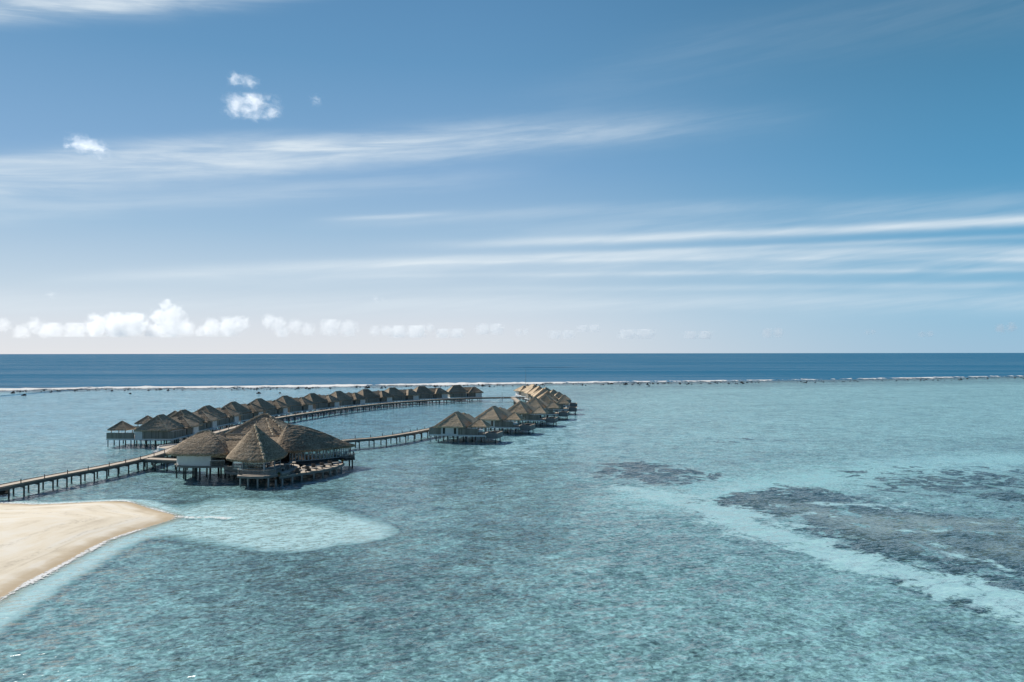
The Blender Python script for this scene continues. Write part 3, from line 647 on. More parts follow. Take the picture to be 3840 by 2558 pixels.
ordw = ['first', 'second', 'third', 'fourth', 'fifth', 'sixth', 'seventh', 'eighth', 'ninth', 'tenth', 'eleventh', 'twelfth']
def at_ridge(x, y, z):
    p = P(x, y, z); return p.x, p.y
left = [(601, 222.0, 88), (685, 241.5, 88), (776, 261, 86), (872, 281.5, 82), (969, 302, 78), (1066, 322, 73), (1168, 341.5, 68), (1266, 361, 61), (1368, 380, 54), (1468, 398, 45), (1578, 415, 32), (1710, 429, 16)]
proto_L = make_villa(False)
for i, (px_, yy, ang) in enumerate(left):
    o = proto_L if i == 0 else copy_tree(proto_L)
    o.location = ((px_ - 1920) / 2987 * yy, yy, 0); o.rotation_euler = (0, 0, R(ang - 90))
    if i == 0: lb = 'brown thatched villa at the near end of the left row, gazebo at far left'
    elif i == 11: lb = 'thatched villa closing the far end of the left row, with open water to its right'
    else: lb = f'brown thatched villa, {ordw[i]} from the near end of the left row'
    tag(o, lb, 'villa', 'villas of the left row')
right = [(1707, 230.0, 76), (1846, 254.5, 73), (1948, 281, 76), (2004, 307.6, 80), (2046, 333.4, 84), (2057, 360, 88), (2042, 386, 94), (2027, 411, 102), (2008, 436, 118)]
proto_R = make_villa(True)
for i, (px_, yy, ang) in enumerate(right):
    o = proto_R if i == 0 else copy_tree(proto_R)
    a = R(ang - 90); bx, by = -0.95, -1.95            # the photo position is that of the front hip's peak
    ox = bx * math.cos(a) - by * math.sin(a); oy = bx * math.sin(a) + by * math.cos(a)
    o.location = ((px_ - 1920) / 2987 * yy - ox, yy - oy, 0); o.rotation_euler = (0, 0, a)
    if i == 0: lb = 'tan thatched villa at the near end of the right row'
    elif i == 8: lb = 'tan thatched villa at the far end of the right row, beside the tall thin mast'
    else: lb = f'tan thatched villa, {ordw[i]} from the near end of the right row'
    tag(o, lb, 'villa', 'villas of the right row')

# ------------------------------------------------------------------ jetties
def jetty(name, line, width, z, label, pile_step, pile_mat, first=1.5):
    root = empty(name, (line[0].x, line[0].y, 0)); tag(root, label, 'jetty', 'jetties of the resort')
    o0 = Vector((line[0].x, line[0].y, 0))
    L = [Vector((p.x, p.y, 0)) - o0 for p in smooth_line([Vector((p[0], p[1], 0)) for p in line], 2.5)]
    n = len(L); nor = []
    for i in range(n):
        t = (L[min(i + 1, n - 1)] - L[max(i - 1, 0)]).normalized(); nor.append(Vector((-t.y, t.x, 0)))
    def ribbon(hw, z0, z1, off=0.0):
        mb = MB(); vs = []
        for p, s in zip(L, nor):
            for (k_, zz) in ((off + hw, z1), (off - hw, z1), (off - hw, z0), (off + hw, z0)): vs.append((p.x + s.x * k_, p.y + s.y * k_, zz))
        fs = [(i * 4 + j, i * 4 + (j + 1) % 4, i * 4 + 4 + (j + 1) % 4, i * 4 + 4 + j) for i in range(n - 1) for j in range(4)] + [(3, 2, 1, 0), tuple(n * 4 - 4 + j for j in range(4))]
        mb.add(vs, fs); return mb
    ribbon(width / 2, z - .14, z).build('deck', M['deck'], root)
    for s_ in (1, -1): ribbon(0.14, z - 0.62, z - 0.145, s_ * (width / 2 - .2)).build('beam', M['beam'], root)
    for s_ in (1, -1): ribbon(0.06, z + .004, z + .09, s_ * (width / 2 - .08)).build('kerb', M['dark_wood'], root)
    acc = first; last = L[0]; dist = 0.0; cnt = 0
    for i in range(1, n):
        seg = (L[i] - L[i - 1]).length
        while dist + seg > acc and cnt < 98:
            t = (acc - dist) / seg; p = L[i - 1].lerp(L[i], t); s = nor[i]
            for k_ in (1, -1):
                q_ = p + s * k_ * (width / 2 - .2)
                mb = MB(); mb.cyl((q_.x, q_.y, -0.48), (q_.x, q_.y, z - .63), .15); 
                mb.bar((q_.x - s.x * k_ * .02, q_.y - s.y * k_ * .02, z - .78), (q_.x - s.x * k_ * .9, q_.y - s.y * k_ * .9, z - .70), .22, .25)
                mb.build('pile', pile_mat, root); cnt += 1
            acc += pile_step
        dist += seg
    return root
def V2(*pts): return [Vector((a, b, 0)) for a, b in pts]
j1 = V2((-92, 118), (-89.6, 136), (-86.8, 150.6), (-83.5, 163.6), (-81.6, 177.8), (-82, 190), (-83.5, 203))
jetty('jetty', j1, 2.6, 2.0, 'pale plank jetty on dark posts from the sand spit to the round landing', 3.4, M['pile_dark'])
j2 = V2((-83.5, 203.2), (-86, 218), (-86.8, 232), (-87, 250), (-86.5, 268), (-84.3, 288), (-80, 308), (-75, 328), (-67.5, 350), (-57.5, 371.5), (-46, 389), (-33.5, 403.5), (-18, 414), (-6, 418), (3, 418.5), (10, 416))
jetty('jetty', j2, 2.6, 2.0, 'long curved jetty passing in front of the left row of villas', 4.7, M['pile_dark'])
j3 = V2((-50, 198), (-47, 208), (-44, 212.5), (-36.6, 219.5), (-30.2, 231), (-25.5, 243), (-18.5, 258), (-10, 284), (-4, 310), (1, 335), (3.5, 361), (2.5, 390), (0.5, 416.6))
jetty('jetty', j3, 2.4, 2.0, 'jetty from the restaurant curving behind the right row of villas', 4.4, M['pile_dark'])
jetty('jetty', V2((-81.4, 176), (-75, 174), (-68.5, 172.5)), 3.2, 1.99, 'short side jetty from the plank jetty to the restaurant', 3.0, M['pile_dark'])

plz = empty('landing', (-81.6, 197.5, 0)); tag(plz, 'round pale landing with a low white rim beside the jetty', 'landing')
mb = MB(); mb.cyl((0, 0, 1.5), (0, 0, 1.985), 5.6, n=40); mb.build('deck', M['deck'], plz)
for rng in (range(13, 28), range(34, 42)):
    mb = MB()
    for i in rng:
        a0, a1 = 2 * math.pi * i / 40, 2 * math.pi * (i + 1) / 40
        mb.bar((5.62 * math.cos(a0), 5.62 * math.sin(a0), 1.75), (5.62 * math.cos(a1), 5.62 * math.sin(a1), 1.75), .22, 0.95)
    mb.build('rim', M['white'], plz)
for i in range(8):
    a0 = 2 * math.pi * i / 8; mb = MB(); mb.cyl((4.6 * math.cos(a0), 4.6 * math.sin(a0), -0.48), (4.6 * math.cos(a0), 4.6 * math.sin(a0), 1.5), .2); mb.build('pile', M['pile_dark'], plz)

# lamp bollards along the jetties
mb = MB(); mb.cyl((0, 0, 0), (0, 0, 0.66), 0.085, 0.075, 8); bproto = mb.build('lamp_bollard', M['dark_wood'])
mb = MB(); mb.cyl((0, 0, 0.661), (0, 0, 0.78), 0.11, 0.10, 8); mb.build('lamp_head', M['dark_wood'], bproto)
bcount = 0
def bollards(line, side, width, start, step, num, tail):
    global bcount
    L = smooth_line(line, 0.5); acc = start; dist = 0.0; k_ = 0
    for i in range(1, len(L)):
        dist += (L[i] - L[i - 1]).length
        if dist >= acc and k_ < num:
            t = (L[i] - L[i - 1]).normalized(); s = Vector((-t.y, t.x, 0))
            o = bproto if bcount == 0 else copy_tree(bproto)
            p = L[i] + s * side * (width / 2 - .25); o.location = (p.x, p.y, 2.0); bcount += 1
            tag(o, tail(k_), 'bollard', 'lamp bollards along the jetties'); k_ += 1; acc += step
def ordn(k_):
    t = ['first', 'second', 'third', 'fourth', 'fifth', 'sixth', 'seventh', 'eighth', 'ninth', 'tenth', 'eleventh', 'twelfth', 'thirteenth', 'fourteenth', 'fifteenth', 'sixteenth', 'seventeenth', 'eighteenth', 'nineteenth', 'twentieth']
    return t[k_]
bollards(j1, -1, 2.6, 19.0, 5.4, 10, lambda k_: f'short dark lamp bollard, {ordn(k_)} from the picture edge on the plank jetty')
bollards(j2, -1, 2.6, 24.0, 7.2, 18, lambda k_: f'short dark lamp bollard, {ordn(k_)} from the restaurant on the curved jetty')
bollards(j3, 1, 2.4, 19.0, 4.6, 8, lambda k_: f'short dark lamp bollard, {ordn(k_)} from the restaurant on the bridge to the right row')

# ------------------------------------------------------------------ restaurant
res = empty('overwater_restaurant', (-55, 168, 0)); tag(res, 'large overwater restaurant under clustered curved thatch roofs, with a sunlit dining deck', 'restaurant')
RO = Vector((-55, 168, 0))
def rb(mb, name, matl, parent=res):
    mb.v = [(x - RO.x, y - RO.y, z) for x, y, z in mb.v] if parent is not None else mb.v
    return mb.build(name, matl, parent)
def rroof(name, ev, rf, ze, bulge, nt=20, seed=0, step=0.45):
    ev2 = [(p[0] - RO.x, p[1] - RO.y) for p in ev]
    f = lambda x, y: (lambda r: (r[0] - RO.x, r[1] - RO.y, r[2]))(rf(x + RO.x, y + RO.y))
    return thatch_roof(name, ev2, f, ze, M['thatch_grey'], res, False, nt, bulge, step, 0.35, 0.14, seed)
def curve_pts(pts, step=0.8): return [(p.x, p.y) for p in smooth_line([Vector((a, b, 0)) for a, b in pts], step)]
def hip_curve(e, r, ze, bulge, n=10):
    return [Vector((e[0] + (r[0] - e[0]) * t, e[1] + (r[1] - e[1]) * t, ze + (r[2] - ze) * (t + bulge * t * (1 - t)) + .07)) for t in [i / n for i in range(n + 1)]]
def rcap(pts_list, r, parent):
    for i, pl_ in enumerate(pts_list):
        mb = MB(); cap_line(mb, pl_, r, 11 + i); ob = rb(mb, 'ridge_cap', M['cap'], None); ob.parent = parent; ob.location = (-RO.x, -RO.y, 0)
def mb_last(): return COL.objects[-1]
# pavilion on the left
ev = curve_pts([(-70.3, 162.2), (-69.0, 159.9), (-64, 158.9), (-59.5, 159.1), (-57.5, 160.6)]) + curve_pts([(-57.3, 164), (-57.4, 168), (-58.5, 171.5)]) + curve_pts([(-60, 173), (-66, 173.4), (-69.6, 172)]) + [(-70.2, 167)]
LRr = lambda x, y: (min(max(x, -64.1), -62.9), 165.6, 8.95)
lr = rroof('pavilion_roof', ev, LRr, 5.0, 0.40, seed=5)
rcap([hip_curve((-69.6, 161), (-64.1, 165.6, 8.95), 4.75, .42), [Vector((-64.1, 165.6, 9.0)), Vector((-63.5, 165.6, 9.02)), Vector((-62.9, 165.6, 9.0))], hip_curve((-57.4, 162), (-62.9, 165.6, 8.95), 4.75, .42)], 0.16, lr)
# pyramid in the middle
ev = curve_pts([(-57.5, 161.5), (-56.9, 158.6), (-55.4, 156.4), (-53.2, 155.1), (-50.5, 154.4), (-47.8, 154.1)]) + curve_pts([(-46.7, 156.0), (-46.1, 159.0), (-46.0, 162.0), (-46.6, 166.0)]) + curve_pts([(-48.5, 168.5), (-53, 169), (-56.5, 166.5)])
MRr = lambda x, y: (-52.1, 161.6, 10.5)
mr = rroof('pyramid_roof', ev, MRr, 4.35, 0.10, seed=6)
rcap([hip_curve((-47.8, 154.1), (-52.1, 161.6, 10.5), 4.35, .10)], 0.27, mr)
# long leaf-shaped roof on the right with a falling, curved ridge
rpts = [Vector((-49.6, 176.4, 9.45)), Vector((-45.9, 177.8, 8.75)), Vector((-41.5, 179.4, 6.95)), Vector((-38.2, 180.4, 5.25)), Vector((-35.6, 181.2, 4.3))]
rline = smooth_line(rpts, 0.4)
def RRr(x, y):
    t = min(max((x + 51.5) / 16.2, 0.0), 1.0); t = max(0.0, (t - 0.10) / 0.90) ** 1.15
    k_ = t * (len(rline) - 1); i = min(int(k_), len(rline) - 2); p = rline[i].lerp(rline[i + 1], k_ - i); return (p.x, p.y, p.z)
ev = curve_pts([(-52.0, 175), (-51.6, 172), (-50.0, 170.2), (-47.5, 169.7), (-45.0, 170.4), (-42.2, 172.4), (-38.7, 176.2), (-35.5, 181.2)]) + curve_pts([(-38, 183.4), (-43, 185.2), (-48, 184.6), (-51.3, 181)])
rr = rroof('leaf_roof', ev, RRr, 4.3, 0.30, seed=7)
# hall behind
ev = rect(-68.8, -49.5, 181.5, 199)
BRr = lambda x, y: (min(max(x, -59.7), -58.2), 190, 10.55)
br = rroof('hall_roof', ev, BRr, 4.6, 0.04, seed=8)
rcap([hip_curve((-49.5, 181.5), (-58.2, 190, 10.55), 4.6, .04)[3:], [Vector((-59.7, 190, 10.6)), Vector((-59, 190, 10.62)), Vector((-58.2, 190, 10.6))], hip_curve((-68.8, 181.5), (-59.7, 190, 10.55), 4.6, .04), hip_curve((-54.2, 181.2), (-58.6, 189.2, 10.4), 6.2, .02)[0:9]], 0.24, br)
# linking roofs
def gable(name, x0, x1, yr, zr, yf, yb, ze, seed):
    ev = rect(x0, x1, yf, yb)
    o = rroof(name, ev, lambda x, y: (min(max(x, x0 + .05), x1 - .05), yr, zr), ze, 0.05, 8, seed, 0.6)
    rcap([[Vector((x0, yr, zr + .06)), Vector(((x0 + x1) / 2, yr, zr + .08)), Vector((x1, yr, zr + .06))]], 0.17, o); return o
gable('link_roof', -61.8, -54.0, 166.2, 7.15, 160.6, 172.0, 4.5, 9)
gable('link_roof', -64.6, -56.0, 178.4, 6.95, 173.5, 183.0, 4.7, 10)
gable('link_roof', -55.5, -49.5, 177.6, 6.7, 172.5, 182.0, 4.6, 12)
o = rroof('link_roof', rect(-67.0, -62.4, 175.5, 181.5), lambda x, y: (-64.9, 178.4, 7.75), 4.8, 0.02, 8, 13, 0.6)
# floors
def slabp(name, pts, z0, z1, matl): mb = MB(); mb.prism([tuple(p) for p in pts], z0, z1); return rb(mb, name, matl)
lr_floor = curve_pts([(-68.8, 163.2), (-67.0, 160.9), (-63, 160.3), (-60.5, 160.4), (-57.6, 161.2)]) + [(-57.6, 172), (-68.8, 172)]
slabp('floor', lr_floor, 2.05, 2.45, M['grey_trim'])
slabp('floor', [(-57.58, 160.8), (-54.0, 158.4), (-52.2, 151.4), (-49.4, 150.4), (-46.9, 150.4), (-46.2, 151.0), (-45.0, 153.0), (-44.2, 153.6), (-43.7, 155.2), (-43.2, 159), (-43.3, 163), (-44.3, 166), (-46, 168), (-57.58, 170)], 1.45, 1.80, M['grey_trim'])
slabp('upper_terrace', [(-52.1, 151.5), (-49.4, 150.5), (-46.95, 150.5), (-46.25, 151.1), (-45.05, 153.05), (-44.25, 153.65), (-43.75, 155.2), (-43.25, 159), (-43.35, 163), (-44.35, 165.9), (-46, 167.9), (-53.9, 158.6)], 1.804, 1.88, M['deck'])
lower = curve_pts([(-44.6, 153.0), (-42.4, 156.5), (-40.1, 159.8), (-38.1, 163.4), (-36.7, 167.6), (-36.2, 172.4)])
inner = [(-38.0, 175.2), (-41.0, 171.8), (-44.2, 168.4), (-44.0, 166.2), (-43.1, 163.0), (-43.0, 159), (-43.5, 155.3), (-44.0, 153.9)]
slabp('lower_deck_frame', lower + inner, 0.92, 1.30, M['grey_trim'])
slabp('dining_deck', lower + inner, 1.304, 1.40, M['deck'])
slabp('floor', [(-52, 169.8), (-46.6, 170.6), (-42.5, 173.2), (-38.5, 177.2), (-36.6, 175.4), (-34.9, 177.2), (-36.4, 182.2), (-44, 184.6), (-51, 183)], 1.40, 1.92, M['dark_wood'])
slabp('floor', rect(-67, -51, 183, 198), 1.4, 1.9, M['grey_trim'])
# walls
mb = MB(); q_ = curve_pts([(-68.6, 163.2), (-66.8, 161.2), (-63.4, 160.5), (-60.6, 160.5)], 0.8)
mb.prism(q_ + [(-60.6, 171.5), (-68.6, 171.5)], 2.46, 4.9); rb(mb, 'pavilion_wall', M['white'])
mb = MB(); mb.box(-65.5, -52, 184.5, 196.5, 1.91, 4.6); rb(mb, 'hall_wall', M['white'])
mb = MB(); mb.prism([(-69.2, 163.4), (-68.2, 162.4), (-68.2, 165)], 2.30, 2.45); rb(mb, 'corner_ledge', M['deck'])
mb = MB(); mb.box(-57.5, -52.5, 168.5, 176, 1.9, 4.4); rb(mb, 'link_wall', M['dark_wood'])
mb = MB(); mb.box(-60.85, -57.5, 165, 165.2, 2.46, 4.6); mb.box(-58.6, -58.3, 161.4, 161.7, 2.46, 4.7); rb(mb, 'porch_wall', M['dark_wood'])
# windows of the pyramid
def pane_run(pts, z0, z1, cols, rails, fw=0.14):
    """glazed wall along a line: each bay a window with its own pane"""
    L = [Vector((p[0], p[1], 0)) for p in pts]
    for a, b in zip(L[:-1], L[1:]):
        for i in range(cols):
            p0 = a.lerp(b, i / cols); p1 = a.lerp(b, (i + 1) / cols); t = (p1 - p0).normalized(); q0 = p0 + t * .02; q1 = p1 - t * .02
            mb = MB()
            for e_ in (q0 + t * fw / 2, q1 - t * fw / 2): mb.bar((e_.x, e_.y, z0), (e_.x + 1e-4, e_.y, z1), fw, fw)
            for s_ in (z0 + .1, z1 - .1): mb.bar((q0.x, q0.y, s_), (q1.x, q1.y, s_), .1, .16)
            for k_ in range(rails):
                zz = z0 + (z1 - z0) * (k_ + 1) / (rails + 1); mb.bar((q0.x, q0.y, zz), (q1.x, q1.y, zz), .07, .07)
            for p_ in range(1): pass
            f_ = rb(mb, 'window', M['frame'])
            mb = MB(); s = Vector((-t.y, t.x, 0)) * .01
            mb.bar((q0.x + t.x * fw, q0.y + t.y * fw, (z0 + z1) / 2), (q1.x - t.x * fw, q1.y - t.y * fw, (z0 + z1) / 2), .02, z1 - z0 - .36)
            pn = rb(mb, 'pane', M['glass'], None); pn.parent = f_; pn.location = (-RO.x, -RO.y, 0)
pane_run([(-56.2, 161.5), (-55.6, 159.0), (-53.0, 156.9)], 1.9, 4.4, 1, 3)
pane_run([(-53.0, 156.9), (-48.4, 155.6)], 1.9, 4.3, 1, 3)
pane_run([(-48.3, 155.7), (-47.4, 159.2), (-47.2, 162.5)], 1.9, 4.35, 1, 3)
mb = MB(); mb.prism([(-55.2, 161.0), (-54.2, 159.6), (-50.5, 158.6), (-49.5, 162), (-50, 166), (-55, 166.5)], 1.89, 4.0); rb(mb, 'kitchen_wall', M['dark_wood'])
mb = MB(); mb.bar((-48.35, 155.55, 1.88), (-48.349, 155.55, 4.3), .3, .3); rb(mb, 'corner_post', M['frame'])
# windows of the leaf hall
pane_run([(-47.6, 170.7), (-44.6, 171.6), (-41.2, 174.3), (-38.3, 177.4), (-36.9, 180.2)], 1.93, 4.25, 5, 0, 0.13)
mb = MB()
for p in ((-51, 172), (-51, 182.5), (-46, 183.6), (-41, 183.2), (-37.2, 181.4), (-36.7, 180.8)): mb.cyl((p[0], p[1], 1.9), (p[0], p[1], 4.4), .14)
rb(mb, 'column', M['dark_wood'])
mb = MB(); mb.prism([(-51.5, 174), (-47.6, 172), (-46.2, 173), (-47, 180), (-51, 181)], 1.93, 4.3); rb(mb, 'bar_wall', M['dark_wood'])
mb = MB(); mb.prism([(-46.5, 169.2), (-44.3, 168.5), (-41.1, 171.9), (-38.1, 175.3), (-38.5, 177.0), (-42.5, 173.0), (-46.5, 170.4)], 1.0, 1.75); rb(mb, 'base_wall', M['dark_wood'])
# railings
def railing(pts, z, h=0.95, step=0.30, top=M['rail']):
    L = [Vector((p[0], p[1], 0)) for p in pts]; mb = MB()
    for a, b in zip(L[:-1], L[1:]):
        mb.bar((a.x, a.y, z + h), (b.x, b.y, z + h), .13, .07); mb.bar((a.x, a.y, z + .12), (b.x, b.y, z + .12), .06, .06)
        n_ = max(1, int((b - a).length / step))
        for i in range(n_):
            p = a.lerp(b, (i + .5) / n_); mb.bar((p.x, p.y, z + .14), (p.x + 1e-4, p.y, z + h - .04), .11, .11)
    return rb(mb, 'railing', top)
railing([(-53.3, 155.3), (-52.4, 152.6), (-49.7, 151.9), (-46.9, 151.7), (-45.3, 153.2)], 1.88)
railing(curve_pts([(-57.5, 162.2), (-57.9, 160.6), (-57.0, 158.4), (-55.6, 156.9), (-53.6, 156.0)], 1.0), 1.9, 0.95, 0.28)
slabp('balcony_floor', curve_pts([(-57.5, 162.2), (-57.9, 160.6), (-57.0, 158.4), (-55.6, 156.9), (-53.6, 156.0)], 1.0) + [(-53, 158.5), (-55, 161)], 1.30, 1.79, M['grey_trim'])
railing([(-60.8, 160.5), (-57.9, 161.0)], 2.46, 0.9, 0.24)
railing([(-37.9, 176.6), (-36.6, 175.5), (-35.0, 177.2), (-36.3, 182)], 1.93, 0.9, 0.3)
mb = MB(); mb.bar((-60.7, 160.65, 3.5), (-58, 161.1, 3.5), .1, .1); rb(mb, 'porch_rail', M['white'])
# steps between the two decks
mb = MB()
for i in range(3): mb.box(-43.25 + i * .4, -42.8 + i * .4, 164.1, 165.8, 1.405, 1.78 - i * .13)
rb(mb, 'steps', M['deck'])
# piles
pp = [P(x, y) for x, y in [(660, 1785), (687, 1788), (694, 1792), (722, 1783), (729, 1786), (734, 1790), (747, 1792), (774, 1780), (787, 1784), (786, 1790), (817, 1782), (827, 1786), (843, 1785), (858, 1784), (876, 1790), (893, 1789)]]
for p in pp:
    mb = MB(); mb.cyl((p.x, p.y + .25, -0.48), (p.x, p.y + .25, 2.05 if p.x < -57 else 1.45), .17); rb(mb, 'pile', M['pile_dark'])
pp = [(901, 1817), (930, 1819), (966, 1821), (1006, 1821), (1034, 1817), (1059, 1815), (1096, 1806), (1131, 1799.5), (1176, 1792), (1210, 1784), (1238, 1778.5), (1261, 1772), (1280, 1764)]
for x, y in pp:
    p = P(x, y); mb = MB(); mb.cyl((p.x, p.y, -0.48), (p.x, p.y, 1.45 if x < 1030 else .92), .17); rb(mb, 'pile', M['pile'])
for x, y in [(-51, 155.5), (-45.6, 156.5), (-50, 161), (-42.6, 161), (-39.6, 167), (-44, 165), (-54, 166), (-48, 172), (-44, 176), (-40, 179), (-50, 179), (-61, 166), (-66, 167), (-66, 186), (-60, 184), (-54, 184)]:
    mb = MB(); mb.cyl((x, y, -0.48), (x, y, 1.4 if x > -44.5 and y > 170 or x < -57 else .95), .17); rb(mb, 'pile', M['pile_dark'])
for x, y in ((-35.5, 177.3), (-36.9, 181)):
    mb = MB(); mb.cyl((x, y, -0.48), (x, y, 1.4), .17); rb(mb, 'pile', M['pile_dark'])

# ------------------------------------------------------------------ furniture on the decks
def barrel_chair():
    r = empty('lounge_chair')
    mb = MB()
    n_ = 14
    for i in range(n_):                       # wrap-round slatted back, open towards +x
        a0 = R(70 + 220 * i / n_); a1 = R(70 + 220 * (i + .88) / n_)
        mb.bar((.58 * math.cos(a0), .58 * math.sin(a0), .47), (.58 * math.cos(a1), .58 * math.sin(a1), .47), .06, .90)
    mb.build('backrest', M['furn'], r)
    mb = MB(); mb.cyl((0, 0, .08), (0, 0, .36), .5, .52, 16); mb.build('base', M['furn'], r)
    mb = MB(); mb.cyl((.03, 0, .365), (.03, 0, .47), .5, .47, 16); mb.build('seat_cushion', M['furn'], r)
    return r
def low_table():
    r = empty('low_table'); mb = MB(); mb.box(-.75, .75, -.45, .45, .50, .58); mb.build('tabletop', M['rail'], r)
    for sx_ in (-1, 1):
        for sy_ in (-1, 1): mb = MB(); mb.box(sx_ * .62 - .05, sx_ * .62 + .05, sy_ * .34 - .05, sy_ * .34 + .05, 0, .498); mb.build('leg', M['dark_wood'], r)
    return r
def C4(x, y, z): return P(1020 + x / 7.356, 1680 + y / 7.356, z)
spots = [((720, 690), (845, 680)), ((995, 625), (1140, 625)), ((1170, 560), (1300, 575)), ((1400, 520), (1535, 522)), ((1620, 470), (1745, 470))]
cp, tp = barrel_chair(), low_table()
for i, (c_, t_) in enumerate(spots):
    o = cp if i == 0 else copy_tree(cp); p = C4(*c_, 1.4); o.location = (p.x, p.y, 1.4); o.rotation_euler = (0, 0, R(20))
    tag(o, f'barrel-shaped wooden chair on the sunlit dining deck, {ordw[i]} from the left', 'chair', 'barrel chairs on the dining deck')
    o = tp if i == 0 else copy_tree(tp); p = C4(*t_, 1.4); o.location = (p.x, p.y, 1.4); o.rotation_euler = (0, 0, R(30))
    tag(o, f'low pale-topped table on the sunlit dining deck, {ordw[i]} from the left', 'table', 'low tables on the dining deck')
def high_table(rad):
    r = empty('round_table'); mb = MB(); mb.cyl((0, 0, 1.02), (0, 0, 1.10), rad, n=20); mb.build('tabletop', M['deck'], r)
    for i in range(3):
        a = 2 * math.pi * i / 3 + .4; mb = MB(); mb.cyl((.34 * math.cos(a), .34 * math.sin(a), 0), (.2 * math.cos(a), .2 * math.sin(a), 1.018), .07, n=6); mb.build('leg', M['dark_wood'], r)
    return r
o = high_table(.78); p = C4(553, 540, 1.88); o.location = (p.x, p.y, 1.88); tag(o, 'round high table with a sunlit top near the terrace steps', 'table', 'round tables on the upper terrace')
o = copy_tree(o); p = C4(425, 592, 1.88); o.location = (p.x, p.y, 1.88); o.rotation_euler = (0, 0, .5); tag(o, 'round high table standing partly in shade beside the glazed pavilion', 'table', 'round tables on the upper terrace')
st = empty('stool'); mb = MB(); mb.cyl((0, 0, .55), (0, 0, .62), .4, n=14); mb.build('seat', M['deck'], st); mb = MB(); mb.cyl((0, 0, 0), (0, 0, .548), .26, .22, 12); mb.build('base', M['dark_wood'], st)
p = C4(300, 640, 1.88); st.location = (p.x, p.y, 1.88); tag(st, 'small round stool in the shade at the near end of the terrace', 'stool')
def plant(x, y, z, label, h):
    r = empty('potted_plant', (x, y, z)); mb = MB(); mb.cyl((0, 0, 0), (0, 0, .38), .16, .24, 10); mb.build('pot', M['pot'], r)
    mb = MB(); rn = random.Random(int(x * 10))
    for i in range(60):
        a = rn.uniform(0, 6.28); e = rn.uniform(.2, 1.3); L_ = rn.uniform(.35, h); b = Vector((math.cos(a) * math.cos(e), math.sin(a) * math.cos(e), math.sin(e)))
        s = Vector((-math.sin(a), math.cos(a), 0)) * .05; c0 = Vector((0, 0, .38)); m0 = c0 + b * L_ * .6; t0 = c0 + b * L_ - Vector((0, 0, .1 * L_))
        mb.add([c0 - s * .3, c0 + s * .3, m0 + s, t0, m0 - s], [(0, 1, 2, 3, 4)])
    mb.build('foliage', M['leaf'], r); tag(r, label, 'plant'); return r
plant(-44.75, 153.3, 1.4, 'small yellowish plant in a pot where the two decks meet', .8)
plant(-36.55, 172.0, 1.4, 'small plant in a pot at the far end of the dining deck', .7)

# masts and ladder by the far jetty
p = P(1971, 1454, 0); m_ = empty('mast', (p.x + .2, 452, 0)); mb = MB(); mb.cyl((0, 0, -0.48), (0, 0, 13.2), .16, .06, 6); mb.build('pole', M['metal'], m_); mb = MB(); mb.cyl((0, 0, 13.2), (0, 0, 16.5), .05, .03, 5); mb.build('aerial', M['metal'], m_)
m_.location.x = (1971 - 1920) / 2987 * 452
tag(m_, 'tall thin mast rising behind the far end of the right row', 'mast')
m2 = empty('mast', (-5.2, 418.5, 0)); mb = MB(); mb.cyl((0, 0, -0.48), (0, 0, 4.6), .09, .05, 6); mb.build('pole', M['metal'], m2)
tag(m2, 'short slender mast standing by the far jetty near the arched ramp', 'mast')
lad = empty('ladder', (-5.0, 416.2, 0)); mb = MB()
for s_ in (-.6, .6): mb.bar((s_, 0, 2.1), (s_ - .9, -1.6, -.3), .12, .12)
lad_ = mb.build('rail', M['white'], lad)
for i in range(5): t = (i + .5) / 5; mb = MB(); mb.bar((-.6 - .9 * t, -1.6 * t, 2.1 - 2.4 * t), (.6 - .9 * t, -1.6 * t, 2.1 - 2.4 * t), .1, .06); mb.build('rung', M['white'], lad)
tag(lad, 'white swim ladder slanting from the far jetty into the water', 'ladder')

# ------------------------------------------------------------------ rocks
def rock_mesh(seed):
    mb = MB(); n_, m_ = 10, 6; vs = [(0, 0, 1)]
    rn = random.Random(seed)
    for j in range(1, m_):
        for i in range(n_):
            a = 2 * math.pi * i / n_; e = math.pi * j / m_
            v = Vector((math.sin(e) * math.cos(a), math.sin(e) * math.sin(a), math.cos(e))); k_ = 1 + .55 * noise.noise(v * 1.6 + Vector((seed, 0, 0))) + rn.uniform(-.08, .08)
            vs.append((v.x * k_, v.y * k_ * .8, v.z * k_ * .62))
    vs.append((0, 0, -.6)); N = len(vs)
    fs = [(0, 1 + i, 1 + (i + 1) % n_) for i in range(n_)]
    for j in range(m_ - 2):
        for i in range(n_): a = 1 + j * n_; fs.append((a + i, a + n_ + i, a + n_ + (i + 1) % n_, a + (i + 1) % n_))
    a = 1 + (m_ - 2) * n_; fs += [(N - 1, a + (i + 1) % n_, a + i) for i in range(n_)]
    me = bpy.data.meshes.new('rock'); me.from_pydata(vs, [], fs); me.materials.append(M['rock']); return me
RM = [rock_mesh(s_) for s_ in range(8)]
rn = random.Random(21)
def rock(x, y, r, label, i):
    o = bpy.data.objects.new('rock', RM[i % 8]); COL.objects.link(o); o.location = (x, y, -.15 * r); o.rotation_euler = (0, 0, rn.uniform(0, 6.28)); o.scale = (r * rn.uniform(.8, 1.5), r * rn.uniform(.8, 1.2), r * rn.uniform(.7, 1.0))
    return tag(o, label, 'rock', 'dark rocks along the reef edge')
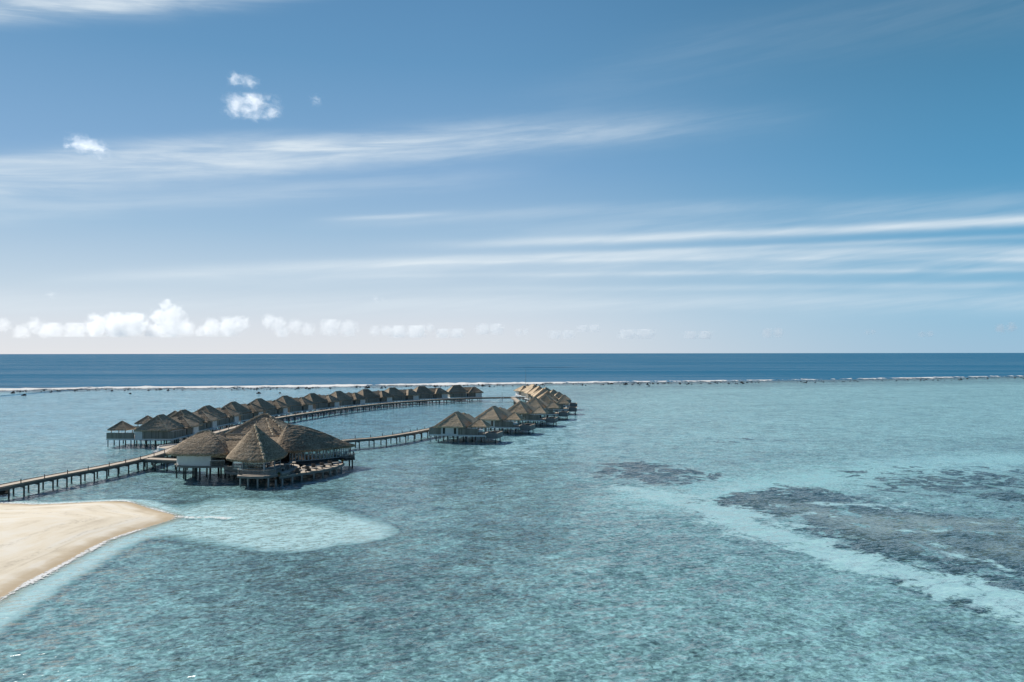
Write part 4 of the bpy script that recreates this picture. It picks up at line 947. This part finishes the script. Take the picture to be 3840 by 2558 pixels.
big = [(90, 1482, 1.33, 'largest dark rock at the far left, alone in front of the surf'), (970, 1474.5, 1.48, 'flat dark rock alone in the lagoon beyond the left row'), (1049, 1473.5, .9, 'small dark rock alone right of the flat rock'),
       (1629, 1447.5, 1.40, 'dark pointed rock just left of the farthest left-row villa roof'), (1639, 1447.8, 1.09, 'rounded dark rock touching the pointed rock beside the farthest left-row villa'), (1795, 1443, 1.01, 'dark rock standing in the surf line above the far jetty'),
       (488, 1476, 1.0, 'dark rock in the lagoon just beyond the near left-row gazebos'), (1780, 1453, .8, 'small rock right of the farthest left-row villa')]
for i, (x, y, r, lb) in enumerate(big):
    p = P(x, y); rock(p.x, p.y, r, lb, i)
for i in range(290):
    x = rn.uniform(-120, 3900); t = rn.random()
    ys_ = np.interp(x, [q[0] for q in surf_px], [q[1] for q in surf_px])
    p = P(x, ys_ + 3.8 + 6 * t ** 1.6 + (rn.uniform(0, 8) if rn.random() < .1 else 0))
    if noise.noise((x * .006, 3, 1)) < -.25: continue
    r = rn.uniform(.4, .9) + (rn.uniform(0, .8) if rn.random() < .2 else 0)
    rock(p.x, p.y, r, 'small dark rock among many scattered along the reef edge by the surf', i)
p0 = P(5, 1850)
for i, (dx_, dy_, r) in enumerate(((-1.5, .3, 1.3), (.1, 0, 1.1), (-.8, 1.5, 1.2))):
    o = rock(p0.x + dx_, p0.y + dy_, r, ['rock half out of frame under the near end of the plank jetty', 'lowest dark rock beneath the plank jetty at the picture edge', 'upper dark rock beneath the plank jetty at the picture edge'][i], i); o['group'] = 'rocks under the jetty'
for i, (x, y) in enumerate(((590, 1697), (604, 1694), (596, 1700))):
    p = P(x, y); o = bpy.data.objects.new('rock', RM[i]); COL.objects.link(o); o.location = (p.x, p.y, 0); o.scale = (1.1, .9, .8)
    o.data = RM[i].copy(); o.data.materials[0] = M['white']; tag(o, ['pale boulder at the left foot of the round landing', 'pale boulder closest to the round landing rim', 'lowest pale boulder beside the plank jetty'][i], 'rock', 'pale boulders by the landing')

# ------------------------------------------------------------------ clouds
def cloud(x, y, dist, w_px, h_px, blobs, dens, label, rough=1.0, flat=True, group='clouds over the sea'):
    """a bank of cloud in its own closed volume; blobs are (x, y, z, r) in units of half the box"""
    k_ = dist / 2987; c = P(x, y, 500) if False else None
    v = CAM_ROT.to_3x3() @ Vector(((x - 1920) / 2987, -(y - 1279) / 2987, -1)); pos = Vector((0, 0, CAM_Z)) + v * (dist / v.y)
    hx, hz = w_px * k_ / 2 * 1.25, h_px * k_ / 2 * 1.25; hy = max(hx * .6, hz * .8)
    m, n, o = mat('cloud_vapour'); p = n.obj(); px_, py_, pz_ = n.sep(p)
    f = None
    for bx, by, bz, br in blobs:
        dd = n.m('SUBTRACT', 1.0, n.m('DIVIDE', n.vm('LENGTH', n.xyz(n.m('SUBTRACT', px_, bx), n.m('MULTIPLY', n.m('SUBTRACT', py_, by), hy / hx), n.m('MULTIPLY', n.m('SUBTRACT', pz_, bz), hz / hx))), br))
        f = dd if f is None else n.m('SMOOTH_MAX', f, dd, 0.1)
    q = n.xyz(px_, n.m('MULTIPLY', py_, hy / hx), n.m('MULTIPLY', pz_, hz / hx)); q = n.vm('ADD', q, (x * .013, y * .017, dist * .0001))
    if not flat: q = n.vm('ADD', q, n.vm('SCALE', n.vm('SUBTRACT', n.noise(q, 2.0, 3, 0.6, 0.0, 1), (0.5, 0.5, 0.5)), scale=0.7)); q = n.vm('MULTIPLY', q, (0.8, 1.0, 1.6))
    nz_ = n.noise(q, (4.2 if flat else 2.6) * rough, 8, 0.68 if flat else 0.72, 0.3)
    f = n.m('ADD', n.m('MULTIPLY', f, 1.0 if flat else 0.55), n.m('MULTIPLY', n.m('SUBTRACT', nz_, 0.5), 2.8 if flat else 3.5))
    de = n.ss(f, 0.16 if flat else 0.10, 0.40 if flat else 1.15)
    if flat: de = n.m('MULTIPLY', de, n.ss(n.m('ADD', pz_, n.m('MULTIPLY', n.m('SUBTRACT', nz_, .5), .3)), -0.82, -0.62))
    ed = n.m('MULTIPLY', n.ss(n.m('ABSOLUTE', px_), 1.0, 0.85), n.ss(n.m('ABSOLUTE', pz_), 1.0, 0.85))
    de = n.m('MULTIPLY', n.m('MULTIPLY', de, ed), dens * (0.5 if flat else 1.9))
    pv = n.n('ShaderNodeVolumePrincipled'); pv.inputs['Color'].default_value = rgb(.99, .99, .99); pv.inputs['Anisotropy'].default_value = 0.5
    n.link(de, pv.inputs['Density']); n.link(pv.outputs[0], o.inputs['Volume']); m.cycles.volume_step_rate = 0.2 if hasattr(m, 'cycles') and hasattr(m.cycles, 'volume_step_rate') else None
    mb = MB(); mb.box(-1, 1, -1, 1, -1, 1); ob = mb.build('cloud', m); ob.location = pos; ob.scale = (hx, hy, hz); ob.rotation_euler = (0, 0, -math.atan2(pos.x, pos.y))
    return tag(ob, label, 'cloud', group)
small = 'small clouds high in the sky'
cloud(913, 302, 2300, 112, 46, [(-.35, 0, .05, .5), (.3, 0, -.05, .5), (.0, .1, -.2, .4)], .016, 'small ragged white cloud just above the larger lone cloud', 1.0, False, small)
cloud(942, 398, 2100, 200, 74, [(-.4, 0, .0, .45), (.1, 0, .15, .6), (.5, 0, -.2, .45), (-.1, 0, -.3, .4)], .018, 'largest lone white cloud high in the left half of the sky', 1.0, False, small)
cloud(1185, 375, 2300, 60, 46, [(0, 0, 0, .6)], .014, 'tiny wisp of cloud right of the largest lone cloud', 1.0, False, small)
cloud(328, 545, 2400, 140, 74, [(-.45, 0, .4, .42), (-.1, 0, 0, .45), (.4, 0, -.35, .5), (-.8, 0, -.3, .2)], .015, 'torn slanting white cloud near the left edge above the cirrus streaks', 0.62, False, small)
cloud(1418, 1122, 9000, 75, 26, [(-.2, 0, -.1, .5), (.4, 0, -.2, .4)], .004, 'little flat white cloud alone low in the middle of the sky', 1.0, False, small)
cloud(190, 1106, 9000, 60, 22, [(0, 0, 0, .55)], .0025, 'faint little cloud alone low at the left', 1.0, False, small)
bk = 'cumulus clouds along the horizon'
cloud(440, 1222, 20000, 185, 88, [(-.55, 0, 0, .42), (.0, .1, .1, .5), (.5, 0, .15, .5), (.0, -.3, -.3, .5)], .006, 'wide heaped cumulus left of the tallest cloud', 1.3, True, bk)
cloud(628, 1198, 20000, 150, 140, [(-.05, 0, .62, .3), (.2, 0, .2, .5), (-.3, 0, .1, .4), (.1, 0, -.4, .65), (-.5, 0, -.5, .4), (.6, 0, -.3, .4)], .006, 'tallest towering white cumulus on the left horizon', 1.3, True, bk)
cloud(735, 1238, 20500, 110, 50, [(-.4, 0, 0, .5), (.3, 0, -.3, .5)], .0035, 'low cumulus shoulder directly right of the tallest cloud', 1.3, True, bk)
cloud(848, 1228, 20500, 155, 76, [(-.5, 0, -.1, .45), (.1, 0, 0, .5), (.5, 0, .3, .42)], .005, 'rounded cumulus midway between the tallest cloud and the mushroom-shaped one', 1.3, True, bk)
cloud(1030, 1222, 20000, 100, 90, [(-.3, 0, .3, .5), (.2, 0, .1, .55), (.45, 0, -.4, .5)], .006, 'mushroom-shaped cumulus with a bluish shaded base', 1.3, True, bk)
cloud(1135, 1230, 20500, 105, 62, [(-.4, 0, .2, .5), (.3, 0, -.2, .5)], .004, 'soft cumulus just right of the mushroom-shaped cloud', 1.3, True, bk)
cloud(1270, 1233, 21000, 150, 62, [(-.3, 0, .2, .5), (.4, 0, 0, .45)], .0035, 'soft flat-topped cumulus second right of the mushroom-shaped cloud', 1.3, True, bk)
cloud(130, 1232, 21000, 130, 78, [(0, 0, .2, .45), (.4, 0, -.2, .45), (-.5, 0, -.3, .45)], .0028, 'hazy cumulus near the left edge of the horizon', 1.3, True, bk)
cloud(270, 1240, 21500, 190, 50, [(-.5, 0, 0, .4), (.1, 0, .1, .45), (.6, 0, .1, .4)], .0026, 'long low hazy cumulus between the left edge and the wide heaped cloud', 1.3, True, bk)
cloud(10, 1226, 21500, 90, 62, [(0, 0, .2, .6)], .0024, 'hazy cumulus cut by the left picture edge', 1.3, True, bk)
far_c = [(1430, 1242, 90, 42), (1530, 1246, 150, 44), (1600, 1232, 70, 40), (1690, 1252, 120, 34), (1840, 1236, 120, 40), (1960, 1246, 60, 34), (2110, 1256, 110, 30), (2210, 1232, 100, 24), (2390, 1254, 150, 34), (2620, 1258, 120, 28), (2900, 1250, 90, 38), (3265, 1246, 45, 24), (3475, 1254, 60, 22), (3775, 1232, 80, 60)]
for i, (x, y, w_, h_) in enumerate(far_c):
    side_ = 'far right horizon' if x > 2500 else 'middle of the horizon'
    nm = {0: 'leftmost little cumulus in the mid and right horizon row', 1: 'widest of the small cumulus clouds mid horizon', 13: 'ragged pale cloud at the right edge of the horizon'}.get(i, f'little pale cloud, {ordn(i)} from the left in the mid and right horizon row')
    cloud(x, y, 24000, w_, h_, [(-.4, 0, 0, .45), (.3, 0, .1, .45)], .0048, nm[:], 1.3, True, 'little clouds along the right horizon')
